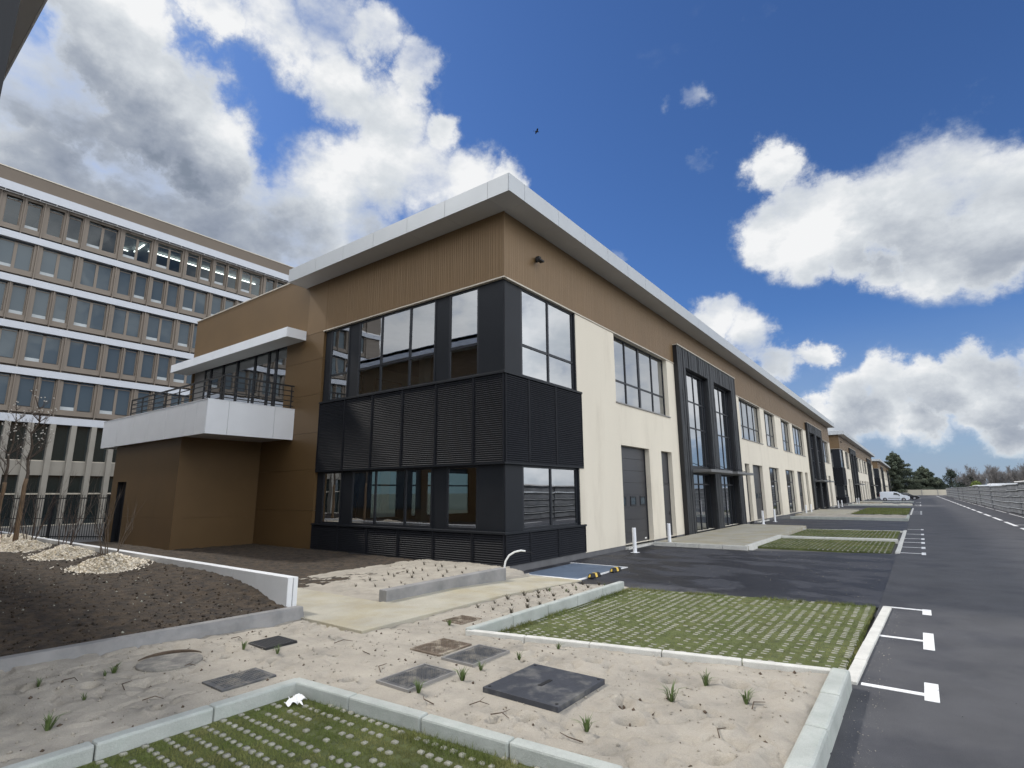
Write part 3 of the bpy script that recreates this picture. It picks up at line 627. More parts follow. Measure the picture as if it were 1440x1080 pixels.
    b=MB(); fbox(b,F,U0,U1,-.25,-.18,2.25,2.36); fbox(b,F,U0,U1,-.25,-.2,4.8,4.88); fbox(b,F,U0,U1,-.25,.05,-.3,-.05); b.build('transom',M['trim'],O)
    return O
O1=office(); tag(O1,'large bronze office block with white horizontal bands behind the left wing','office block')
O2=copy_tree(O1); O2.location=(-56,-78,-.2); O2.rotation_euler=(0,0,math.pi/2); O2['label']='second banded office block, seen only as a reflection in the corner windows'

# ------------------------------------------------------------------ ground, road, markings
g=MB(); g.quad((-900,-900,-.32),(1400,-900,-.32),(1400,1600,-.32),(-900,1600,-.32)); tag(g.build('ground',M['ground']),kind='structure')
g=MB(); g.quad((-21.2,.0,-.26),(8.55,.0,-.26),(8.55,262,-.26),(-21.2,262,-.26)) 
tag(g.build('yard_base',M['ground']),kind='structure')
g=MB(); g.prism([(8.5,-40),(60,-40),(60,262),(8.5,262)],-.31,-.2); tag(g.build('road',M['asphalt']),kind='structure')
g=MB(); g.prism([(0.05,-.15),(3.6,-.15),(3.75,-.2),(8.56,.67),(8.57,11.5),(4.2,10.0),(0.05,9.9)],-.3,-.206)
g.prism([(.05,24.6),(8.57,24.6),(8.57,35.9),(.05,35.9)],-.3,-.206); g.prism([(.05,43.4),(8.57,43.4),(8.57,47.8),(.05,47.8)],-.3,-.206); g.prism([(.05,69.5),(8.57,69.5),(8.57,80),(.05,80)],-.3,-.206)
g.prism([(.05,88),(8.57,88),(8.57,106),(.05,106)],-.3,-.206); g.prism([(.05,110),(8.57,110),(8.57,250),(.05,250)],-.3,-.206)
tag(g.build('driveway',M['tarmac']),kind='structure')
def mark(pts,name='road_marking'):
    m=MB(); m.prism(pts,-.2,-.1955); return m
mk=MB()
def R_(x0,x1,y0,y1,z=-.196): mk.box(x0,x1,y0,y1,-.205,z)
for y,a_,b_ in ((.78,.35,.88),(-1.78,-2.3,-1.2),(-4.42,-4.62,-3.95)): R_(8.585,9.17,y-.05,y+.05); R_(9.17,9.30,a_,b_)
for y in (11.95,14.35,16.8,19.0,22.15,26.2): R_(8.585,9.19,y-.045,y+.045); R_(9.19,9.31,y-.42,y+.42)
for y in (50,52.6,55.2,57.8,82,84.5,87,89.5,103,105.5,108,150,155,160): R_(8.585,9.19,y-.045,y+.045); R_(9.19,9.33,y-.5,y+.5)
y=17.5
while y<225: R_(13.72,13.92,y,y+5.4); y+=7.55
for y0 in range(46,150,11): R_(15.62,15.72,y0,y0+9)
R_(13.95,15.2,34.1,34.25)
tag(mk.build('road_marking',M['paint']),kind='structure')
# pad with border lines
p=MB(); p.box(.45,2.12,.28,2.98,-.205,-.19); tag(p.build('parking_pad',M['bluepad']),kind='structure')
p=MB(); p.box(.3,2.22,2.98,3.07,-.205,-.188); p.box(.2,2.22,.17,.28,-.205,-.188); p.box(2.12,2.22,.28,2.98,-.205,-.188); tag(p.build('pad_line',M['paint']),kind='structure')
# ------------------------------------------------------------------ sand sheet
COV=[(4.28,4.8,-7.95,-7.2),(3.6,4.2,-6.87,-6.16),(4.28,4.81,-6.91,-6.17),(2.8,3.3,-5.43,-4.87),(1.56,2.1,-8.03,-7.5),(2.68,3.2,-9.13,-8.45)]
BIG=(5.40,6.40,-7.50,-6.47)
def yk(x): return -5.75+(x-3.7)*(-4.72+5.75)/(8.31-3.7)   # slanted kerb line
HOLES=[(6.75,-6.85,.10),(7.35,-6.6,.09),(7.55,-5.75,.13),(5.9,-5.9,.10),(7.0,-7.25,.14),(6.2,-7.75,.1),(3.0,-7.6,.07),(2.3,-7.1,.07),(1.3,-8.4,.06),(1.9,-9.9,.09),(2.9,-10.2,.07),(5.3,-6.1,.08),(4.0,-8.1,.08),(7.75,-6.9,.08),(6.6,-5.4,.06),(4.9,-6.0,.07),(3.3,-6.1,.06),(2.6,-8.2,.07),(5.0,-5.75,.06),(3.1,-9.7,.07),(1.5,-10.3,.08),(6.9,-6.0,.09),(7.9,-7.6,.1),(2.0,-8.5,.06),(6.0,-8.0,.07)]
def sand_z(x,y):
    h=-.075+.06*(fbm(x,y,.9,3,0)-.5)+.034*(fbm(x,y,3.2,4,2)-.5)+.016*(fbm(x,y,14,3,4)-.5)
    rid=np.abs(fbm(x,y,2.6,3,1)-.5); h=h-.05*np.clip(.05-rid,0,1)/.05*(fbm(x,y,1.5,2,3)>.5)
    # clods and footprints
    fp=vnoise(x,y,5.5,5); h=h-.035*np.clip(fp-.68,0,1)/.3
    for a,b,r in HOLES:
        d=np.hypot(x-a,y-b)/r; h=h-.09*np.exp(-(d*1.3)**4)+.03*np.exp(-((d-1.35)*2.2)**2)
    for c in COV+[BIG]:
        dx=np.maximum(np.maximum(c[0]-x,x-c[1]),0); dy=np.maximum(np.maximum(c[2]-y,y-c[3]),0); d=np.hypot(dx,dy)
        wgt=np.clip(1-d/.12,0,1); h=h*(1-wgt)+(-.075)*wgt
    h=h+.10*np.clip((-y-6.7)/3.7,0,1.2)*np.clip((2.2-x)/1.6,0,1)
    rc=np.clip((.44-np.hypot(x-1.62,y+9.0))/.05,0,1); h=h*(1-rc)+(-.066)*rc
    # ridge along the big kerb
    h=h+.05*np.clip(1-np.abs(x-8.12)/.22,0,1)*(y<-4.9)*(.6+.8*vnoise(x,y,1.5,3))
    # planting patch rises toward its back
    pt=(x<.72)&(y>-5.0); h=np.where(pt,h+.02+.05*np.clip((y+5)/4,0,1),h)
    far=(y>-3.0)&(x>.9); h=np.where(far,h-.12*np.clip((y+3.0)/3.,0,1),h)
    lawn1=(x>3.72)&(y>yk(x)+.03); h=np.where(lawn1,-.34,h)
    lawn2=(x>3.68)&(y<-8.56+.08*(x-3.62)); h=np.where(lawn2,-.34,h)
    h=np.where((y>-.10)&(x>0.1),-.30,h); h=np.where((x<.45)&(y<-6.6),-.30,h)
    wlk=(x>.95)&(x<2.36)&(y>-6.62)&(y<-.2); h=np.where(wlk,-.30,h); wl2=(x<.9)&(y>-6.6)&(y<-5.1); h=np.where(wl2,-.12,h)
    return h
def sheet(name,x0,x1,y0,y1,st,fn,m,smooth=True):
    nx=int((x1-x0)/st)+1; ny=int((y1-y0)/st)+1; X,Y=np.meshgrid(np.linspace(x0,x1,nx),np.linspace(y0,y1,ny),indexing='ij')
    Z=fn(X,Y); V=np.stack([X.ravel(),Y.ravel(),Z.ravel()],1); i=np.arange(nx*ny).reshape(nx,ny)
    F=np.stack([i[:-1,:-1].ravel(),i[1:,:-1].ravel(),i[1:,1:].ravel(),i[:-1,1:].ravel()],1)
    return np_mesh(name,V,F,m,smooth=smooth)
tag(sheet('sand_ground',-3.2,8.36,-13.4,.1,.032,sand_z,M['sand']),kind='structure')
# soil: planter bed and bed by the wall
def kx(y): return .45+(y+10.4)*.08
def pl_z(x,y):
    t=np.clip((kx(y)-x)/3.2,0,1); base=.05+.27*t*t*(3-2*t)
    e=np.clip(1-(-6.72-y)/.7,0,1); base=base+.10*e*np.clip((-x)/.8,0,1)
    return base+.08*(fbm(x,y,2.2,5,1)-.5)+.05*(fbm(x,y,12,4,3)-.5)+.03*np.abs(fbm(x,y,6,4,0)-.5)
def planter():
    nx,ny=640,220; yy=np.linspace(-15,-6.66,ny); t=np.linspace(0,1,nx)**.62
    V=[];
    Y=np.repeat(yy[None,:],nx,0); X=-30+(kx(Y)-.05+30)*t[:,None]; Z=pl_z(X,Y)
    V=np.stack([X.ravel(),Y.ravel(),Z.ravel()],1); i=np.arange(nx*ny).reshape(nx,ny)
    F=np.stack([i[:-1,:-1].ravel(),i[1:,:-1].ravel(),i[1:,1:].ravel(),i[:-1,1:].ravel()],1)
    return np_mesh('planter_soil',V,F,M['soil'],smooth=True)
tag(planter(),kind='structure')
def bed_z(x,y):
    edge=np.clip((-1.4+.9*(y+5)/5*1.0-x+.25*np.sin(y*3))/.5,-1,1)
    h=-.10+.05*(fbm(x,y,2.5,4,2)-.5)+.05*(fbm(x,y,10,3,0)-.5)+.05*edge
    h=np.where((y<-5.05)&(x>-3.0),-.3,h)
    return h-.02*(y<-5.05)
tag(sheet('bed_soil',-20.5,-.2,-6.45,-.02,.045,bed_z,M['soil']),kind='structure')
# scattered clods on the planter soil
def clods():
    V=[];F=[]; n=4200
    x=kx(-8)-.2-(RNG.random(n)**1.6)*11; y=-6.8-RNG.random(n)*4.6; x=np.minimum(x,kx(y)-.12); z=pl_z(x,y); r=.005+.022*RNG.random(n)**4
    T=np.array([[1,0,0],[-1,0,0],[0,1,0],[0,-1,0],[0,0,1],[0,0,-1]],float); FF=np.array([[0,2,4],[2,1,4],[1,3,4],[3,0,4],[2,0,5],[1,2,5],[3,1,5],[0,3,5]])
    J=T[None]*(1+.5*(RNG.random((n,6,1))-.5))+.35*(RNG.random((n,6,3))-.5)
    V=(J*r[:,None,None]+np.stack([x,y,z+r*.3],1)[:,None]).reshape(-1,3); F=(FF[None]+6*np.arange(n)[:,None,None]).reshape(-1,3)
    return np_mesh('soil_clods',V,F,M['soil'],smooth=True)
tag(clods(),'loose dark clods lying over the raised planting bed','soil clods',kind='stuff')
def pebbles(name,x0,x1,y0,y1,n,zf,m,rmin,rmax,label,cat):
    x=x0+(x1-x0)*RNG.random(n); y=y0+(y1-y0)*RNG.random(n); z=zf(x,y); k=z>-.21; x,y,z=x[k],y[k],z[k]; n=len(x)
    r=rmin+(rmax-rmin)*RNG.random(n)**3
    T=np.array([[1,0,0],[-1,0,0],[0,1,0],[0,-1,0],[0,0,1],[0,0,-1]],float); FF=np.array([[0,2,4],[2,1,4],[1,3,4],[3,0,4],[2,0,5],[1,2,5],[3,1,5],[0,3,5]])
    J=T[None]*(1+.5*(RNG.random((n,6,1))-.5))+.35*(RNG.random((n,6,3))-.5)
    V=(J*r[:,None,None]+np.stack([x,y,z+r*.3],1)[:,None]).reshape(-1,3); F=(FF[None]+6*np.arange(n)[:,None,None]).reshape(-1,3)
    return tag(np_mesh(name,V,F,m),label,cat,kind='stuff')
pebbles('sand_clods',.8,8.2,-11.5,-.3,5200,sand_z,M['sand'],.004,.022,'small pale lumps of sand scattered over the sandy strip','sand lumps')
pebbles('soil_crumbs',.8,8.2,-11.5,-.3,1100,sand_z,M['drytwig'],.003,.022,'dark crumbs of earth sprinkled over the pale sand','earth crumbs')
pebbles('road_grit',8.57,8.85,-9,.8,500,lambda x,y:-.2+0*x,M['sand'],.002,.007,'fine sandy grit spilled on the asphalt beside the kerb','grit')
pebbles('road_gravel',8.6,13,-9,12,350,lambda x,y:-.199+0*x,M['plinth'],.003,.008,'tiny loose stones scattered on the road asphalt','loose stones')
pebbles('driveway_grit',.3,8.4,.9,9.8,700,lambda x,y:-.2+0*x,M['sand'],.003,.012,'sandy grit scattered over the dark driveway','grit')
pebbles('pale_stones',-9,.3,-10.8,-6.8,260,pl_z,M['stud'],.006,.024,'tiny pale stones dotted over the dark planting bed','stones')
# ------------------------------------------------------------------ walkways
wk=MB(); wk.prism([(.9,-6.68),(2.4,-6.68),(2.4,-3.2),(.90,-3.2)],-.3,-.035)
wk.hexa([(.9,-3.195,-.4),(2.4,-3.195,-.4),(2.32,.16,-.4),(.35,.16,-.4),(.9,-3.195,-.035),(2.4,-3.195,-.035),(2.32,.16,-.183),(.35,.16,-.183)])
wk.prism([(-3.4,-6.6),(.885,-6.68),(.885,-5.06),(-3.4,-5.06)],-.16,-.04)
tag(wk.build('footpath',M['walk'],bevel=.01),kind='structure')
wk=MB(); wk.prism([(.3,9.95),(3.95,10.0),(3.75,24.5),(.3,24.5)],-.28,-.06); wk.prism([(.3,42.0),(3.95,42),(3.95,57),(.3,57)],-.28,-.06); wk.prism([(.3,98),(3.95,98),(3.95,112),(.3,112)],-.28,-.06)
tag(wk.build('forecourt_path',M['walk'],bevel=.01),kind='structure')
# rubble strips beside facades
def rz(x,y): return -.05+.10*(fbm(x,y,3,4,2)-.5)
tag(sheet('forecourt_sand',.32,3.7,9.98,12.2,.05,lambda x,y:-.10+.12*(fbm(x,y,2.2,4,2)-.45)*np.clip(1-(y-9.98)/2,0,1)-.0*(x),M['sand']),kind='structure')
tag(sheet('planting_strip',.9,8.35,36.2,43.2,.12,lambda x,y:-.08+.22*(fbm(x,y,1.5,4,1)-.45),M['sand']),kind='structure')
tag(sheet('far_planting_strip',.9,8.35,80.2,87.8,.25,lambda x,y:-.08+.22*(fbm(x,y,1.5,4,1)-.45),M['sand']),kind='structure')
tag(sheet('farther_planting_strip',.9,8.35,106.2,109.8,.25,lambda x,y:-.08+.22*(fbm(x,y,1.5,4,3)-.45),M['sand']),kind='structure')
# ------------------------------------------------------------------ kerbs
def kerb(a,b,wd,z0,z1,m,name,stone=1.0,cham=.02):
    a=Vector((*a,0)); b=Vector((*b,0)); d=(b-a); Ln=d.length; d.normalize(); nrm=Vector((-d.y,d.x,0)); k=MB(); n=max(1,round(Ln/stone))
    for i in range(n):
        p=a+d*(Ln*i/n+.005); q=a+d*(Ln*(i+1)/n-.005); j=random.uniform(-.004,.004); dz=random.uniform(-.004,.004)
        P=[p+nrm*j,q+nrm*j,q+nrm*(wd+j),p+nrm*(wd+j)]
        k.hexa([(v.x,v.y,z0) for v in P]+[(v.x,v.y,z1+dz) for v in P])
    o=k.build(name,m,bevel=cham); return tag(o,kind='structure')
kerb((3.60,-13.2),(3.60,-8.5),-.14,-.33,-.0,M['concrete'],'kerb',1.0)
kerb((3.62,-8.6),(8.34,-8.22),.13,-.33,-.0,M['concrete'],'kerb',1.0)
kerb((8.33,-4.66),(8.33,-13.2),.19,-.33,.0,M['concrete'],'kerb',1.0,.03)
kerb((3.66,-5.68),(8.33,-4.64),-.11,-.33,-.02,M['kerbw'],'kerb',1.0,.012)
kerb((3.64,-.45),(3.64,-5.74),.13,-.33,-.0,M['concrete'],'kerb',1.0)
kerb((8.41,-4.5),(8.57,.66),-.14,-.33,-.165,M['kerbw'],'kerb',1.0,.008)
kerb((3.95,9.94),(.3,9.86),.12,-.33,-.05,M['kerbw'],'kerb',1.0,.012); kerb((3.82,10.0),(3.82,16.0),-.14,-.33,-.04,M['kerbw'],'kerb',1.0,.012)
kerb((3.72,23.2),(8.5,23.9),.14,-.33,-.165,M['kerbw'],'kerb'); kerb((8.44,11.55),(8.44,24.6),-.14,-.33,-.165,M['kerbw'],'kerb',1,.008)
kerb((3.9,16.05),(8.42,16.6),.5,-.33,-.10,M['kerbw'],'kerb',1,.008)
kerb((.9,36.0),(8.4,36.0),.14,-.33,.0,M['concrete'],'kerb'); kerb((8.36,36.15),(8.36,43.3),-.14,-.33,.0,M['concrete'],'kerb')
kerb((.9,80.0),(8.4,80.0),.14,-.33,.02,M['concrete'],'kerb'); kerb((.9,106.0),(8.4,106.0),.14,-.33,.02,M['concrete'],'kerb'); kerb((8.44,48),(8.44,69),-.14,-.33,-.165,M['kerbw'],'kerb')
# ------------------------------------------------------------------ low walls
m_=MB(); m_.hexa([(.42,-14,-.3),(.59,-14,-.3),(.87,-6.62,-.3),(.60,-6.62,-.3),(.18,-14,.12),(.32,-14,.12),(.76,-6.62,.12),(.60,-6.62,.12)])
tag(m_.build('planter_kerb_wall',M['wallgrey'],bevel=.015),'long low grey concrete kerb wall holding back the dark planting bed','low wall')
m_=MB(); m_.prism([(.78,-5.02),(1.0,-5.02),(1.0,-1.25),(.78,-1.25)],-.3,.17)
tag(m_.build('edging_wall',M['wallgrey'],bevel=.012),'short grey concrete wall beside the footpath ending at the white conduit','low wall')
m_=MB(); x=.3; W_=[]
while x>-20:
    x2=x-2.0; W_.append((x2+.012,x)); x=x2
for a,b in W_:
    m_.box(a,b,-6.66,-6.56,-.3,.55); m_.box(a,b,-6.545,-6.46,-.3,.54)
o=m_.build('retaining_wall',M['wallwhite'],bevel=.008); tag(o,'long thin white concrete retaining wall between planting bed and building','retaining wall')
# ------------------------------------------------------------------ manhole covers
def cover(name,c,z,m,label,pattern,rim=True,depth=.03):
    x0,x1,y0,y1=c; cx,cy_=(x0+x1)/2,(y0+y1)/2; E=empty(name,(cx,cy_,z)); tag(E,label,'manhole cover'); w_,h_=(x1-x0)/2,(y1-y0)/2
    b=MB(); b.box(-w_+.03,w_-.03,-h_+.03,h_-.03,-depth-.05,0)
    if pattern=='check':
        n=int(w_/.035); q=int(h_/.035)
        for i in range(-n,n+1):
            for j in range(-q,q+1):
                if abs(i*.035)>w_-.07 or abs(j*.035)>h_-.07: continue
                if (i+j)%2: b.box(i*.035-.013,i*.035+.013,j*.035-.005,j*.035+.005,.0,.008)
                else: b.box(i*.035-.005,i*.035+.005,j*.035-.013,j*.035+.013,.0,.008)
    if pattern=='grate':
        for i in range(-5,6):
            t=i/6*w_; b.box(t-.012,t+.012,-h_+.04,h_-.04,0,.014)
            t=i/6*h_; b.box(-w_+.04,w_-.04,t-.012,t+.012,.0,.012)
    b.build('lid',m,E,bevel=.004)
    if rim:
        r=MB(); 
        for a in ((-w_,w_,-h_,-h_+.022),(-w_,w_,h_-.022,h_),(-w_,-w_+.022,-h_+.022,h_-.022),(w_-.022,w_,-h_+.022,h_-.022)): r.box(a[0],a[1],a[2],a[3],-.08,.006)
        r.build('frame',M['sill'],E)
    return E
cover('manhole_cover',COV[0],-.052,M['iron'],'dark chequered square cover with pale rim, nearest to the near kerb corner','check')
cover('manhole_cover',COV[1],-.055,M['rust'],'brown rusty sand-covered cover left of its darker twin','check',rim=False)
cover('manhole_cover',COV[2],-.052,M['iron'],'dark chequered cover right of the rusty brown cover','check')
cover('manhole_cover',COV[3],-.062,M['rust'],'small half-buried cover beside the footpath and slanted kerb','check',rim=False)
cover('manhole_cover',COV[4],-.055,M['black'],'black open grating cover close to the grey kerb wall','grate',rim=False)
cover('manhole_cover',COV[5],-.055,M['iron'],'grey chequered cover beside the left near kerb','check',rim=False)
E_=empty('manhole_cover',(1.62,-9.0,-.046)); tag(E_,'round concrete cover nearly buried in the sand near the grey kerb wall','manhole cover')
b=MB(); b.tube([(0,0,-.06),(0,0,.004)],.36,32); b.build('lid',M['lidc'],E_,bevel=.01)
b=MB(); pts=[(math.cos(t*.1+1.6)*.375,math.sin(t*.1+1.6)*.375,.018) for t in range(24)]; b.tube(pts,[.006+.016*math.sin(math.pi*i/23) for i in range(24)],5); b.build('exposed_rim',M['drytwig'],E_)
E_=cover('manhole_cover',BIG,-.022,M['iron2'],'large dark smooth square slab cover, biggest of the covers in the sand','plain',rim=False,depth=.05)
b=MB(); b.box(-.02,.03,-.11,.11,.0005,.004); b.build('lifting_slot',M['black'],E_)
for sx in (-1,1):
    for sy_ in (-1,1): b=MB(); b.tube([(sx*.42,sy_*.43,0),(sx*.42,sy_*.43,.004)],.018,10); b.build('lifting_hole',M['black'],E_)
# ------------------------------------------------------------------ grass paving
def blades(x,y,z,h0,h1,wd,name,label,lean=.5,parent=None):
    n=len(x); h=h0+(h1-h0)*RNG.random(n); a=RNG.random(n)*2*math.pi; lx=(RNG.random(n)-.5)*2*lean*h; ly=(RNG.random(n)-.5)*2*lean*h; wx=np.cos(a)*wd*(.6+.8*RNG.random(n)); wy=np.sin(a)*wd
    V=np.zeros((n,3,3)); V[:,0]=np.stack([x-wx,y-wy,z],1); V[:,1]=np.stack([x+wx,y+wy,z],1); V[:,2]=np.stack([x+lx,y+ly,z+h],1)
    F=np.arange(3*n).reshape(n,3)
    o=np_mesh(name,V.reshape(-1,3),F,M['grass'],parent); 
    if not parent: tag(o,label,'grass',kind='stuff')
    return o
def inside1(x,y): return (x>3.80)&(x<8.40+.03*(y+4.6))&(y>yk(x)+.13)&(y<-.22+(x-3.75)*.18+.04*np.sin(x*9))
def inside2(x,y): return (x>3.78)&(x<8.30)&(y<-8.60+.08*(x-3.62))
def inside3(x,y): return (x>3.95)&(x<8.28)&(y>11.45)&(y<23.2+.14*(x-3.72))&((y<16.0+.12*(x-3.9))|(y>16.62+.12*(x-3.9)))
def inside4(x,y): return (x>4.0)&(x<8.30)&(y>48)&(y<69)
def turf(name,ins,box,z,label,dens,pitch,h,wd,studh=.028,sx=.06,sy2=.035,keep=1.0,pitchy=None):
    pitchy=pitchy or pitch
    x0,x1,y0,y1=box
    nx=int((x1-x0)/pitch); ny=int((y1-y0)/pitchy); X,Y=np.meshgrid(x0+(np.arange(nx)+.5)*pitch,y0+(np.arange(ny)+.5)*pitchy,indexing='ij'); X=X.ravel();Y=Y.ravel()
    cover_=fbm(X,Y,1.6,4,4); k=ins(X,Y)&(RNG.random(len(X))<keep*np.clip(1.25-1.3*(cover_-.35)*2,0.5,.97)); X=X[k];Y=Y[k]; n=len(X)
    c=np.array([[-1,-1],[1,-1],[1,1],[-1,1]]); V=np.zeros((n,8,3)); hh=studh+RNG.uniform(-.006,.004,n)
    j=RNG.uniform(-.004,.004,(n,2)); ssx=sx*RNG.uniform(.75,1.05,n); ssy=sy2*RNG.uniform(.75,1.05,n)
    for i in range(4):
        for q,zz_,s in ((0,0,1.04),(4,1,1.0)):
            V[:,i+q,0]=X+j[:,0]+c[i,0]*ssx/2*s; V[:,i+q,1]=Y+j[:,1]+c[i,1]*ssy/2*s; V[:,i+q,2]=z-.02+zz_*(hh+.02)
    FF=np.array([[4,5,6,7],[0,1,5,4],[1,2,6,5],[2,3,7,6],[3,0,4,7]]); F=(FF[None]+8*np.arange(n)[:,None,None]).reshape(-1,4)
    tag(np_mesh('grass_paver_studs',V.reshape(-1,3),F,M['stud']),label+', their pale concrete studs','grass pavers',kind='stuff')
    nb=int(dens*(x1-x0)*(y1-y0)); bx=x0+(x1-x0)*RNG.random(nb); by=y0+(y1-y0)*RNG.random(nb); k=ins(bx,by)
    # keep blades out of the stud rows mostly
    fx=((bx-x0)/pitch)%1; fy=((by-y0)/pitchy)%1; on=(np.abs(fx-.5)<sx/pitch*.6)&(np.abs(fy-.5)<sy2/pitchy*.7); k&=~(on&(RNG.random(nb)<.97)); bx=bx[k];by=by[k]
    blades(bx,by,np.full(len(bx),z-.008),h[0],h[1],wd,'grass',label+', short green blades')
def pad(poly,z,name='turf_base'):
    m=MB(); m.prism(poly,z-.1,z); tag(m.build(name,M['turf']),kind='structure')
pad([(3.76,-5.62),(8.34,-4.6),(8.46,.62),(3.76,-.2)],-.185); turf('a',inside1,(3.78,8.46,-5.7,.7),-.185,'grass paved parking bay beside the road',5600,.155,(.008,.026),.004,studh=.005,sx=.078,sy2=.045,pitchy=.112)
pad([(3.72,-13.2),(8.32,-13.2),(8.32,-8.23),(3.72,-8.6)],-.13,'near_turf_base'); turf('b',inside2,(3.75,8.35,-11.6,-8.2),-.13,'nearest grass paving inside the concrete kerb',17000,.105,(.010,.036),.0028,studh=.016,sx=.054,sy2=.045,pitchy=.165,keep=.97)
pad([(3.95,11.4),(8.30,11.5),(8.30,24.5),(3.95,23.3)],-.18,'middle_turf_base'); turf('c',inside3,(3.9,8.3,11.4,24.3),-.18,'grass paved bays in front of the tall black entrance',1700,.16,(.01,.035),.008,studh=.006,sx=.06,sy2=.05,pitchy=.13)
pad([(4.0,48),(8.30,48),(8.30,69),(4.0,69)],-.18,'far_turf_base')
nb=9000; bx=4+4.3*RNG.random(nb); by=48+21*RNG.random(nb); blades(bx,by,np.full(nb,-.19),.03,.08,.02,'grass','far strip of grass paving past the sandy planting strip')
# fringe of longer grass along kerbs
def fringe(pts,n,z,h,name,label,wd=.003,sp=.05):
    P=[Vector((*p,0)) for p in pts]; xs=[];ys=[]
    for a,b in zip(P[:-1],P[1:]):
        k=int(n*(b-a).length); t=RNG.random(k); c=fbm(a.x+(b.x-a.x)*t,a.y+(b.y-a.y)*t,2.0,2,1); t=t[c>.42]; k=len(t)
        xs.append(a.x+(b.x-a.x)*t+RNG.normal(0,sp,k)); ys.append(a.y+(b.y-a.y)*t+RNG.normal(0,sp,k))
    x=np.concatenate(xs); y=np.concatenate(ys); blades(x,y,np.full(len(x),z),h[0],h[1],wd,name,label,.7)
fringe([(3.82,-12.5),(3.82,-8.72),(8.2,-8.36)],700,-.14,(.04,.10),'grass','longer grass fringe along the nearest concrete kerb')
fringe([(3.84,-5.4),(3.86,-.35),(8.4,.5)],420,-.19,(.04,.09),'grass','uneven grass fringe at the far and left edges of the paved bay',.004)
# ------------------------------------------------------------------ tufts, seedlings, twigs
def tuft_mesh(nb,h,m,spread=.5,seed=0):
    rr=random.Random(seed); b=MB()
    for i in range(nb):
        a=rr.uniform(0,6.28); l=h*rr.uniform(.5,1.1); s=rr.uniform(.1,spread); wd=rr.uniform(.004,.008); d=Vector((math.cos(a),math.sin(a),0)); q=Vector((-d.y,d.x,0))*wd
        p0=d*rr.uniform(0,.02); p1=p0+d*l*s*.45+Vector((0,0,l*.65)); p2=p0+d*l*s*1.25+Vector((0,0,l*(1.0 if s<.6 else .75)))
        b.quad(p0-q,p0+q,p1+q*.8,p1-q*.8); b.poly([p1-q*.8,p1+q*.8,p2])
    me=bpy.data.meshes.new('tuft'); me.from_pydata(b.v,[],b.f); me.materials.append(m); return me
TM=[tuft_mesh(26,.15,M['tuft'],.9,s) for s in range(4)]+[tuft_mesh(12,.10,M['drytwig'],1.2,9)]
SM=[tuft_mesh(14,.11,M['seedl'],1.1,20+s) for s in range(3)]
def rayG(px,py,z=-.07):
    d=r2*((px-720)/FPX)+u2*((540-py)/FPX)+fw; t=(z-CAM.z)/d.z; return CAM+d*t
def szat(x,y): return float(sand_z(np.array([x]),np.array([y]))[0])
TU=[(67,1025,1.0),(160,948,.9),(53,970,.6),(147,955,.5),(342,914,.8),(390,918,.8),(118,985,.5),(632,878,.8),(588,973,.9),(676,941,.75),(730,926,.7),(785,912,.7),(650,955,1.0),(944,985,1.25),(993,962,1.05),(1050,990,1.0),(825,1028,.9),(838,850,.6),(850,818,.5),(796,828,.55),(773,828,.6),(810,822,.5),(745,857,.4)]
for i,(x,y,s) in enumerate(TU):
    p=rayG(x,y); o=bpy.data.objects.new('grass_tuft',TM[i%4 if s>.45 else 4]); COL.objects.link(o); o.location=(p.x,p.y,szat(p.x,p.y)-.005); o.scale=(s,s,s); o.rotation_euler=(0,0,i*1.7)
    tag(o,'small green grass tuft growing in the pale sand','grass tuft','grass tufts planted in the sand')
o['label']='small green grass tuft growing in the pale sand'
random.seed(3)
SE=[]
for r in range(6):
    for c in range(8):
        x=.35-.42*c+random.uniform(-.08,.08)-.1*r; y=-1.0-.62*r+random.uniform(-.1,.1)
        if x>-2.4+.25*r: SE.append((x,y))
for r in range(9):
    for c in range(3): SE.append((2.65+.38*c+random.uniform(-.05,.05),-4.3+.5*r+random.uniform(-.08,.08)))
for i,(x,y) in enumerate(SE):
    if y>-.25: continue
    o=bpy.data.objects.new('seedling',SM[i%3]); COL.objects.link(o); s=random.uniform(.6,1.1); o.location=(x,y,szat(x,y)-.005); o.scale=(s,s,s); o.rotation_euler=(0,0,i*2.1)
    tag(o,'dark wilted seedling planted in a row in the sand','seedling','seedlings planted in rows in the sand')
def twig(px,py,l,a,bend=.2):
    p=rayG(px,py); z=szat(p.x,p.y)+.012; d=Vector((math.cos(a),math.sin(a),0)); q=Vector((-d.y,d.x,0)); b=MB()
    b.tube([(0,0,0),tuple(d*l*.5+q*l*bend+Vector((0,0,.02))),tuple(d*l+Vector((0,0,.004)))],[.006,.005,.003],5); 
    e=d*l*.5+q*l*bend
    if px%3==0: b.tube([tuple(e+Vector((0,0,.018))),tuple(e+q*l*.4+d*l*.2+Vector((0,0,.03)))],[.004,.002],4)
    o=b.build('twig',M['drytwig']); o.location=(p.x,p.y,z); return tag(o,'thin dark dry twig lying on the sand','twig','dry twigs lying on the sand')
for a in ((175,970,.3,2.6),(88,965,.2,.4),(255,940,.15,1.),(470,905,.25,1.),(520,920,.22,2.9),(610,990,.25,2.8),(660,990,.2,.6),(745,990,.2,.2),(1058,1000,.25,1.3),(917,1000,.18,1.0),(855,878,.2,.5),(535,945,.3,2.2),(690,1010,.2,.1),(1012,1040,.22,1.6),(820,1045,.25,3.0),(325,900,.2,.3),(200,985,.2,.8)): twig(*a)
